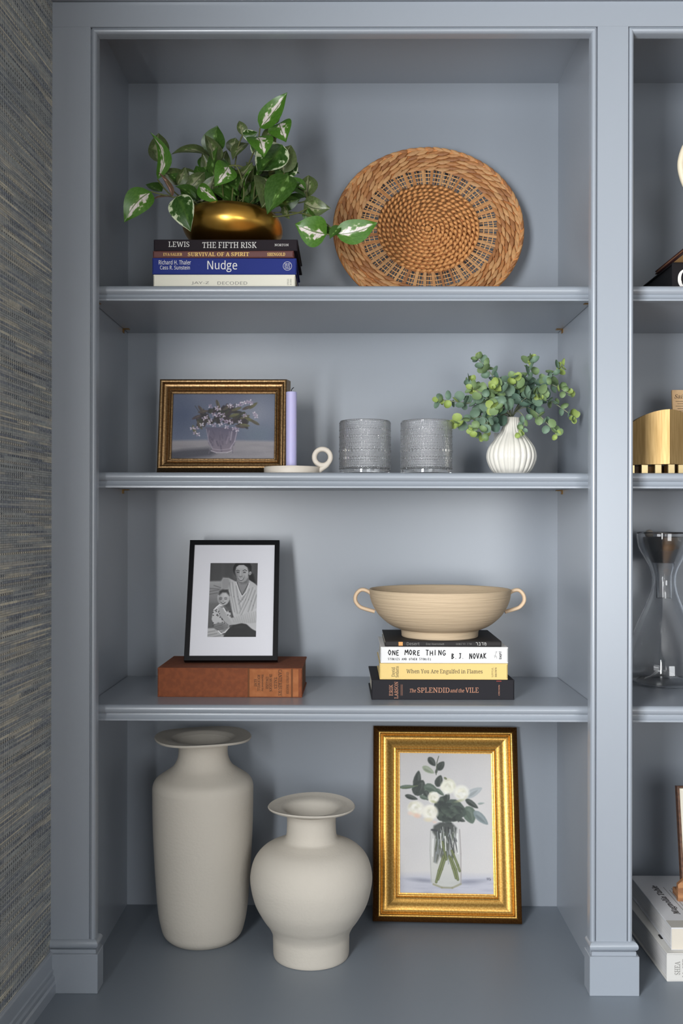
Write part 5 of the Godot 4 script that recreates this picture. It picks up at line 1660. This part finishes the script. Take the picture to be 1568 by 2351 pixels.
func roses():
	var p = Paint.new(420, 610, c8(212, 209, 207), 42)
	var r = p.rng
	for i in 60:
		p.blob(r.randf(), r.randf() * 0.86, r.randf_range(0.1, 0.3), r.randf_range(0.05, 0.15), r.randf_range(0, 180), c8(218, 215, 212).lerp(c8(198, 196, 198), r.randf()), 0.3, 0.9)
	p.poly(V([-0.1, 0.875, 0.4, 0.865, 1.1, 0.872, 1.1, 1.1, -0.1, 1.1]), c8(190, 191, 202), 0.9, 0.025)
	for i in 36:
		p.blob(r.randf(), r.randf_range(0.89, 1.0), r.randf_range(0.06, 0.16), r.randf_range(0.006, 0.016), r.randf_range(-6, 6), c8(204, 204, 214).lerp(c8(158, 160, 176), r.randf()), 0.4, 0.9)
	p.blob(0.26, 0.91, 0.16, 0.022, 4, c8(138, 140, 154), 0.75, 0.8)
	p.blob(0.74, 0.915, 0.17, 0.024, -4, c8(140, 142, 156), 0.75, 0.8)
	# jar
	p.poly(V([0.345, 0.52, 0.33, 0.56, 0.325, 0.70, 0.335, 0.92, 0.37, 0.945, 0.50, 0.955, 0.62, 0.945, 0.655, 0.92, 0.655, 0.70, 0.65, 0.56, 0.635, 0.52]), c8(206, 206, 204), 0.75, 0.008, c8(198, 198, 188))
	p.stroke(V([0.335, 0.55, 0.328, 0.70, 0.338, 0.92]), 0.004, c8(164, 164, 160), 0.7, 0.6)
	p.stroke(V([0.645, 0.55, 0.655, 0.72, 0.652, 0.92]), 0.006, c8(160, 152, 152), 0.7, 0.6)
	p.stroke(V([0.36, 0.935, 0.45, 0.957, 0.56, 0.958, 0.65, 0.93]), 0.010, c8(150, 148, 122), 0.8, 0.7)
	p.poly(V([0.37, 0.525, 0.355, 0.57, 0.385, 0.60, 0.375, 0.70, 0.365, 0.78, 0.40, 0.79, 0.43, 0.74, 0.47, 0.77, 0.52, 0.74, 0.57, 0.76, 0.59, 0.70, 0.56, 0.64, 0.60, 0.60, 0.615, 0.54, 0.56, 0.50, 0.44, 0.50]), c8(72, 76, 74), 0.92, 0.008, c8(106, 108, 98))
	for i in 46:
		var x = r.randf_range(0.37, 0.60)
		var y = r.randf_range(0.53, 0.72)
		p.stroke([Vector2(x, y), Vector2(x + r.randf_range(-0.03, 0.03), y + r.randf_range(0.03, 0.1))], r.randf_range(0.003, 0.009), [c8(56, 58, 60), c8(176, 178, 174), c8(96, 104, 86), c8(150, 156, 158)][i % 4], 0.7, 0.6)
	for q in [[0.47, 0.74, 0.42, 0.84, 0.39, 0.92], [0.49, 0.75, 0.45, 0.83, 0.41, 0.90], [0.53, 0.74, 0.57, 0.82, 0.60, 0.89], [0.55, 0.75, 0.60, 0.83, 0.62, 0.90], [0.56, 0.70, 0.62, 0.80, 0.64, 0.84], [0.46, 0.64, 0.50, 0.76]]:
		p.stroke(V(q), 0.012, c8(98, 106, 70), 0.9, 0.5)
		p.stroke(V(q), 0.004, c8(150, 158, 112), 0.7, 0.6)
	for q in [[0.49, 0.60, 0.495, 0.70], [0.44, 0.58, 0.45, 0.68], [0.36, 0.62, 0.355, 0.74], [0.62, 0.58, 0.625, 0.72]]:
		p.stroke(V(q), 0.006, c8(236, 236, 232), 0.85, 0.6)
	p.stroke(V([0.41, 0.495, 0.52, 0.492, 0.61, 0.50]), 0.007, c8(214, 216, 210), 0.9, 0.5)
	p.stroke(V([0.35, 0.555, 0.40, 0.56]), 0.010, c8(74, 76, 78), 0.9, 0.5)
	# leaves: place, size, turn, tone
	var dk = c8(70, 76, 72)
	var md = c8(98, 112, 100)
	var lt = c8(150, 162, 158)
	for q in [[0.355, 0.065, 0.036, 0.020, 50, dk], [0.45, 0.095, 0.036, 0.022, -50, dk], [0.315, 0.125, 0.044, 0.018, 28, c8(156, 166, 144)], [0.405, 0.13, 0.020, 0.007, -75, dk], [0.195, 0.20, 0.062, 0.024, -80, dk], [0.215, 0.255, 0.056, 0.040, -60, dk], [0.09, 0.25, 0.055, 0.012, -4, md], [0.34, 0.26, 0.048, 0.028, 18, md], [0.13, 0.325, 0.044, 0.014, 16, dk], [0.295, 0.31, 0.034, 0.020, 70, dk], [0.265, 0.325, 0.030, 0.013, 20, md], [0.43, 0.205, 0.040, 0.024, -70, dk], [0.80, 0.285, 0.066, 0.024, -28, c8(176, 182, 184)], [0.78, 0.365, 0.050, 0.017, 34, dk], [0.755, 0.445, 0.058, 0.040, 70, md], [0.875, 0.465, 0.062, 0.024, 42, c8(134, 146, 148)], [0.88, 0.362, 0.022, 0.005, -6, lt], [0.455, 0.37, 0.060, 0.040, -60, dk], [0.51, 0.33, 0.040, 0.020, -70, dk], [0.60, 0.41, 0.080, 0.058, 20, c8(82, 92, 86)], [0.50, 0.44, 0.060, 0.045, 10, dk], [0.57, 0.47, 0.050, 0.022, 8, dk], [0.44, 0.285, 0.034, 0.012, 40, md], [0.66, 0.48, 0.030, 0.012, 20, dk], [0.42, 0.46, 0.030, 0.012, 60, dk]]:
		leafp(p, q[0], q[1], q[2] * 1.12, q[3] * 1.2, q[4], q[5], 0.95)
		leafp(p, q[0] + 0.006, q[1] - 0.004, q[2] * 0.8, q[3] * 0.5, q[4] + 6.0, q[5].lightened(0.20), 0.45)
		leafp(p, q[0] - 0.006, q[1] + 0.006, q[2] * 0.7, q[3] * 0.4, q[4] - 5.0, q[5].darkened(0.25), 0.45)
	for i in 40:
		leafp(p, r.randf_range(0.42, 0.66), r.randf_range(0.34, 0.49), r.randf_range(0.02, 0.05), r.randf_range(0.01, 0.02), r.randf_range(-80, 80), c8(58, 62, 62).lerp(c8(96, 108, 96), r.randf()), 0.7)
	p.stroke(V([0.40, 0.16, 0.41, 0.07, 0.43, 0.025]), 0.004, c8(96, 104, 88), 0.9, 0.5)
	p.stroke(V([0.02, 0.26, 0.20, 0.24]), 0.003, c8(120, 130, 96), 0.9, 0.5)
	# roses
	for q in [[0.53, 0.245, 0.066, c8(240, 239, 222)], [0.67, 0.285, 0.068, c8(238, 236, 226)], [0.37, 0.325, 0.050, c8(240, 236, 222)], [0.18, 0.405, 0.072, c8(236, 232, 220)], [0.33, 0.43, 0.070, c8(242, 238, 226)]]:
		p.blob(q[0], q[1], q[2], q[2] * 0.9, 0, q[3], 0.95, 0.3)
		for i in 16:
			var a = r.randf() * TAU
			var d = r.randf_range(0.1, 0.8) * q[2]
			p.blob(q[0] + d * cos(a) * 1.4, q[1] + d * sin(a), q[2] * 0.42, q[2] * 0.2, rad_to_deg(a) + 90, [c8(250, 248, 240), c8(224, 222, 200), c8(214, 210, 190), c8(246, 242, 226)][i % 4], 0.6, 0.7)
	p.blob(0.19, 0.455, 0.040, 0.024, 10, c8(232, 196, 176), 0.8, 0.7)
	p.blob(0.12, 0.44, 0.030, 0.022, 10, c8(236, 206, 190), 0.7, 0.8)
	p.blob(0.31, 0.485, 0.046, 0.020, 6, c8(226, 214, 186), 0.8, 0.7)
	p.blob(0.38, 0.50, 0.024, 0.014, 0, c8(232, 204, 188), 0.7, 0.8)
	p.blob(0.65, 0.345, 0.050, 0.014, -14, c8(176, 180, 138), 0.7, 0.8)
	p.blob(0.37, 0.355, 0.036, 0.014, 14, c8(180, 182, 138), 0.7, 0.8)
	p.blob(0.50, 0.185, 0.016, 0.010, 30, c8(120, 126, 96), 0.9, 0.4)
	# painter's small initials
	p.stroke(V([0.925, 0.885, 0.93, 0.90, 0.937, 0.884, 0.944, 0.90, 0.95, 0.885]), 0.0022, c8(112, 112, 122), 0.9, 0.5)
	p.stroke(V([0.958, 0.884, 0.958, 0.903, 0.968, 0.895, 0.958, 0.892]), 0.0022, c8(112, 112, 122), 0.9, 0.5)
	p.grain(0.014)
	return p

# monochrome print of a smiling woman holding a laughing baby on a bed
func mono_photo():
	var G = func(v): return c8(v, v, v + 1)
	var p = Paint.new(248, 400, G.call(74), 43)
	var r = p.rng
	for i in 9:
		p.poly(V([i * 0.12, -0.1, i * 0.12 + 0.055, -0.1, i * 0.12 + 0.05, 0.3, i * 0.12, 0.3]), G.call(64 + (i * 37) % 26), 0.5, 0.02)
	# pillow and bed
	p.poly(V([-0.1, 0.255, 0.24, 0.25, 0.34, 0.30, 0.34, 0.56, -0.1, 0.56]), G.call(166), 1.0, 0.012, G.call(118))
	for q in [[0.0, 0.35, 0.22, 0.36], [0.02, 0.39, 0.20, 0.37], [0.10, 0.31, 0.24, 0.34], [0.0, 0.43, 0.18, 0.41]]:
		p.stroke(V(q), 0.010, G.call(74), 0.55, 0.9)
	p.poly(V([-0.1, 0.55, 0.30, 0.54, 0.30, 0.90, -0.1, 0.90]), G.call(108), 1.0, 0.02, G.call(84))
	p.poly(V([-0.1, 0.88, 0.14, 0.875, 0.30, 0.95, 0.46, 1.02, -0.1, 1.1]), G.call(190), 1.0, 0.01, G.call(150))
	for q in [[0.0, 0.93, 0.16, 0.91], [0.0, 0.97, 0.20, 0.945], [0.06, 1.0, 0.28, 0.97]]:
		p.stroke(V(q), 0.008, G.call(120), 0.7, 0.8)
	# hair behind the neck
	p.poly(V([0.82, 0.13, 0.90, 0.16, 0.95, 0.27, 0.90, 0.30, 0.80, 0.22]), G.call(26), 1.0, 0.015)
	# blouse
	p.poly(V([0.24, 0.26, 0.28, 0.205, 0.40, 0.21, 0.54, 0.255, 0.70, 0.40, 0.82, 0.235, 0.92, 0.275, 1.0, 0.32, 1.02, 0.60, 1.0, 0.92, 0.92, 0.90, 0.80, 0.83, 0.55, 0.78, 0.46, 0.60, 0.42, 0.46, 0.40, 0.36, 0.26, 0.37]), G.call(186), 1.0, 0.006, G.call(196))
	p.poly(V([0.24, 0.26, 0.28, 0.205, 0.40, 0.21, 0.44, 0.27, 0.40, 0.36, 0.26, 0.37]), G.call(142), 0.8, 0.02)
	for q in [[0.42, 0.28, 0.46, 0.44, 0.54, 0.66], [0.48, 0.27, 0.52, 0.46, 0.60, 0.68], [0.56, 0.32, 0.60, 0.46, 0.66, 0.62], [0.90, 0.34, 0.82, 0.50, 0.68, 0.70], [0.95, 0.38, 0.88, 0.52, 0.82, 0.66], [0.83, 0.36, 0.76, 0.50, 0.64, 0.68], [0.98, 0.44, 0.92, 0.58, 0.88, 0.68], [0.40, 0.40, 0.46, 0.56, 0.50, 0.70], [0.72, 0.46, 0.66, 0.52, 0.62, 0.50], [0.76, 0.42, 0.70, 0.50, 0.62, 0.56]]:
		p.stroke(V(q), 0.016, G.call(98), 0.36, 1.0)
		var s = []
		for v in V(q):
			s.append(v + Vector2(0.026, 0.0))
		p.stroke(s, 0.014, G.call(222), 0.34, 1.0)
	# neck and the open collar
	p.poly(V([0.56, 0.24, 0.60, 0.32, 0.67, 0.43, 0.70, 0.45, 0.78, 0.36, 0.82, 0.26, 0.80, 0.18, 0.60, 0.18]), G.call(148), 1.0, 0.006, G.call(128))
	p.poly(V([0.58, 0.24, 0.80, 0.22, 0.78, 0.28, 0.66, 0.29]), G.call(92), 0.75, 0.02)
	p.stroke(V([0.55, 0.26, 0.60, 0.36, 0.68, 0.46, 0.76, 0.40, 0.825, 0.28]), 0.007, G.call(214), 0.95, 0.4)
	p.stroke(V([0.575, 0.27, 0.63, 0.37, 0.685, 0.44, 0.80, 0.29]), 0.005, G.call(52), 0.8, 0.5)
	# her head
	p.blob(0.665, 0.095, 0.118, 0.130, 0, G.call(24), 1.0, 0.06)
	p.poly(V([0.53, 0.06, 0.56, -0.02, 0.80, -0.02, 0.86, 0.05, 0.86, 0.15, 0.82, 0.17, 0.52, 0.14]), G.call(26), 1.0, 0.008)
	p.poly(V([0.525, 0.12, 0.545, 0.06, 0.60, 0.032, 0.70, 0.030, 0.775, 0.065, 0.800, 0.13, 0.795, 0.19, 0.755, 0.245, 0.69, 0.270, 0.62, 0.258, 0.565, 0.215]), G.call(178), 1.0, 0.006, G.call(156))
	p.blob(0.545, 0.16, 0.05, 0.10, 0, G.call(112), 0.6, 0.9)
	p.blob(0.76, 0.13, 0.055, 0.09, 0, G.call(206), 0.5, 0.9)
	p.blob(0.66, 0.06, 0.07, 0.03, 0, G.call(196), 0.5, 0.9)
	p.blob(0.835, 0.145, 0.020, 0.030, 14, G.call(170), 1.0, 0.3)
	p.blob(0.835, 0.148, 0.010, 0.018, 14, G.call(110), 0.7, 0.6)
	p.stroke(V([0.545, 0.112, 0.58, 0.103, 0.615, 0.112]), 0.006, G.call(46), 0.9, 0.5)
	p.stroke(V([0.685, 0.110, 0.725, 0.098, 0.765, 0.112]), 0.006, G.call(46), 0.9, 0.5)
	for x in [0.585, 0.720]:
		p.blob(x, 0.131, 0.024, 0.009, 0, G.call(40), 0.95, 0.4)
		p.blob(x + 0.008, 0.129, 0.004, 0.003, 0, G.call(220), 0.9, 0.5)
		p.stroke([Vector2(x - 0.035, 0.146), Vector2(x + 0.035, 0.146)], 0.006, G.call(126), 0.6, 0.9)
	p.stroke(V([0.635, 0.12, 0.640, 0.17]), 0.008, G.call(206), 0.7, 0.9)
	p.stroke(V([0.615, 0.185, 0.64, 0.195, 0.672, 0.184]), 0.006, G.call(92), 0.85, 0.6)
	p.poly(V([0.588, 0.215, 0.65, 0.222, 0.712, 0.205, 0.695, 0.235, 0.655, 0.246, 0.615, 0.240]), G.call(70), 0.95, 0.004)
	p.poly(V([0.605, 0.219, 0.65, 0.224, 0.698, 0.212, 0.682, 0.229, 0.65, 0.234, 0.622, 0.231]), G.call(238), 0.98, 0.003)
	p.stroke(V([0.570, 0.185, 0.580, 0.22]), 0.005, G.call(104), 0.6, 0.8)
	p.stroke(V([0.722, 0.178, 0.727, 0.21]), 0.005, G.call(112), 0.6, 0.8)
	# dark trousers
	p.poly(V([0.30, 1.02, 0.42, 0.90, 0.52, 0.835, 0.64, 0.815, 0.78, 0.825, 0.88, 0.88, 1.02, 0.93, 1.02, 1.1, 0.3, 1.1]), G.call(32), 1.0, 0.008)
	p.blob(0.66, 0.86, 0.10, 0.03, -4, G.call(48), 0.6, 0.9)
	# baby's body
	p.poly(V([0.10, 0.66, 0.16, 0.60, 0.24, 0.56, 0.36, 0.60, 0.46, 0.66, 0.47, 0.74, 0.44, 0.86, 0.36, 0.93, 0.26, 0.92, 0.14, 0.84, 0.08, 0.76]), G.call(206), 1.0, 0.006, G.call(186))
	for i in 44:
		p.blob(r.randf_range(0.10, 0.46), r.randf_range(0.63, 0.88), 0.011, 0.009, r.randf_range(0, 180), G.call(44), 0.9, 0.4)
	p.poly(V([0.30, 0.60, 0.46, 0.585, 0.47, 0.65, 0.36, 0.66]), G.call(86), 0.9, 0.012)
	p.stroke(V([0.12, 0.635, 0.17, 0.60, 0.23, 0.565, 0.30, 0.595, 0.36, 0.66]), 0.008, G.call(236), 0.95, 0.4)
	p.stroke(V([0.22, 0.91, 0.28, 0.945, 0.36, 0.93, 0.44, 0.87]), 0.008, G.call(236), 0.95, 0.4)
	p.poly(V([0.20, 0.83, 0.30, 0.80, 0.42, 0.83, 0.44, 0.87, 0.34, 0.92, 0.24, 0.90]), G.call(118), 0.9, 0.012)
	# arm of the baby, her sleeve and hand
	p.poly(V([0.42, 0.745, 0.62, 0.73, 0.78, 0.70, 0.92, 0.64, 1.02, 0.60, 1.02, 0.80, 0.88, 0.815, 0.70, 0.81, 0.56, 0.83, 0.44, 0.835]), G.call(206), 1.0, 0.006, G.call(180))
	for i in 12:
		var x = 0.50 + 0.042 * i
		p.stroke([Vector2(x, 0.745 - 0.008 * i), Vector2(x + 0.04, 0.80)], 0.012, G.call(130), 0.28, 1.0)
	p.poly(V([0.20, 0.61, 0.28, 0.60, 0.36, 0.68, 0.46, 0.77, 0.50, 0.82, 0.44, 0.84, 0.36, 0.79, 0.26, 0.72]), G.call(170), 1.0, 0.008, G.call(176))
	p.stroke(V([0.24, 0.71, 0.34, 0.79, 0.42, 0.835]), 0.010, G.call(92), 0.6, 0.9)
	p.poly(V([0.12, 0.84, 0.22, 0.80, 0.34, 0.83, 0.36, 0.88, 0.26, 0.905, 0.16, 0.89]), G.call(120), 0.95, 0.01)
	for q in [[0.15, 0.86, 0.30, 0.835], [0.17, 0.88, 0.32, 0.86], [0.20, 0.895, 0.33, 0.88]]:
		p.stroke(V(q), 0.004, G.call(66), 0.8, 0.7)
	# baby's head
	p.blob(0.305, 0.475, 0.083, 0.108, 0, G.call(184), 1.0, 0.12)
	p.blob(0.345, 0.44, 0.05, 0.06, 0, G.call(212), 0.6, 0.9)
	p.blob(0.23, 0.50, 0.035, 0.07, 0, G.call(120), 0.7, 0.9)
	p.poly(V([0.20, 0.43, 0.22, 0.385, 0.28, 0.362, 0.36, 0.37, 0.415, 0.41, 0.425, 0.45, 0.36, 0.405, 0.28, 0.405, 0.22, 0.44]), G.call(44), 0.95, 0.012)
	p.blob(0.43, 0.485, 0.014, 0.020, 10, G.call(168), 1.0, 0.4)
	for x in [0.250, 0.350]:
		p.stroke([Vector2(x - 0.028, 0.478), Vector2(x, 0.472), Vector2(x + 0.028, 0.478)], 0.005, G.call(60), 0.9, 0.6)
		p.stroke([Vector2(x - 0.022, 0.492), Vector2(x + 0.022, 0.492)], 0.005, G.call(34), 0.95, 0.5)
	p.stroke(V([0.285, 0.518, 0.30, 0.523, 0.315, 0.518]), 0.005, G.call(110), 0.8, 0.6)
	p.stroke(V([0.255, 0.538, 0.30, 0.553, 0.345, 0.538]), 0.006, G.call(62), 0.9, 0.5)
	p.stroke(V([0.265, 0.548, 0.30, 0.562, 0.335, 0.548]), 0.004, G.call(130), 0.7, 0.6)
	p.blob(0.30, 0.595, 0.05, 0.016, 0, G.call(80), 0.7, 0.8)
	p.grain(0.02)
	return p
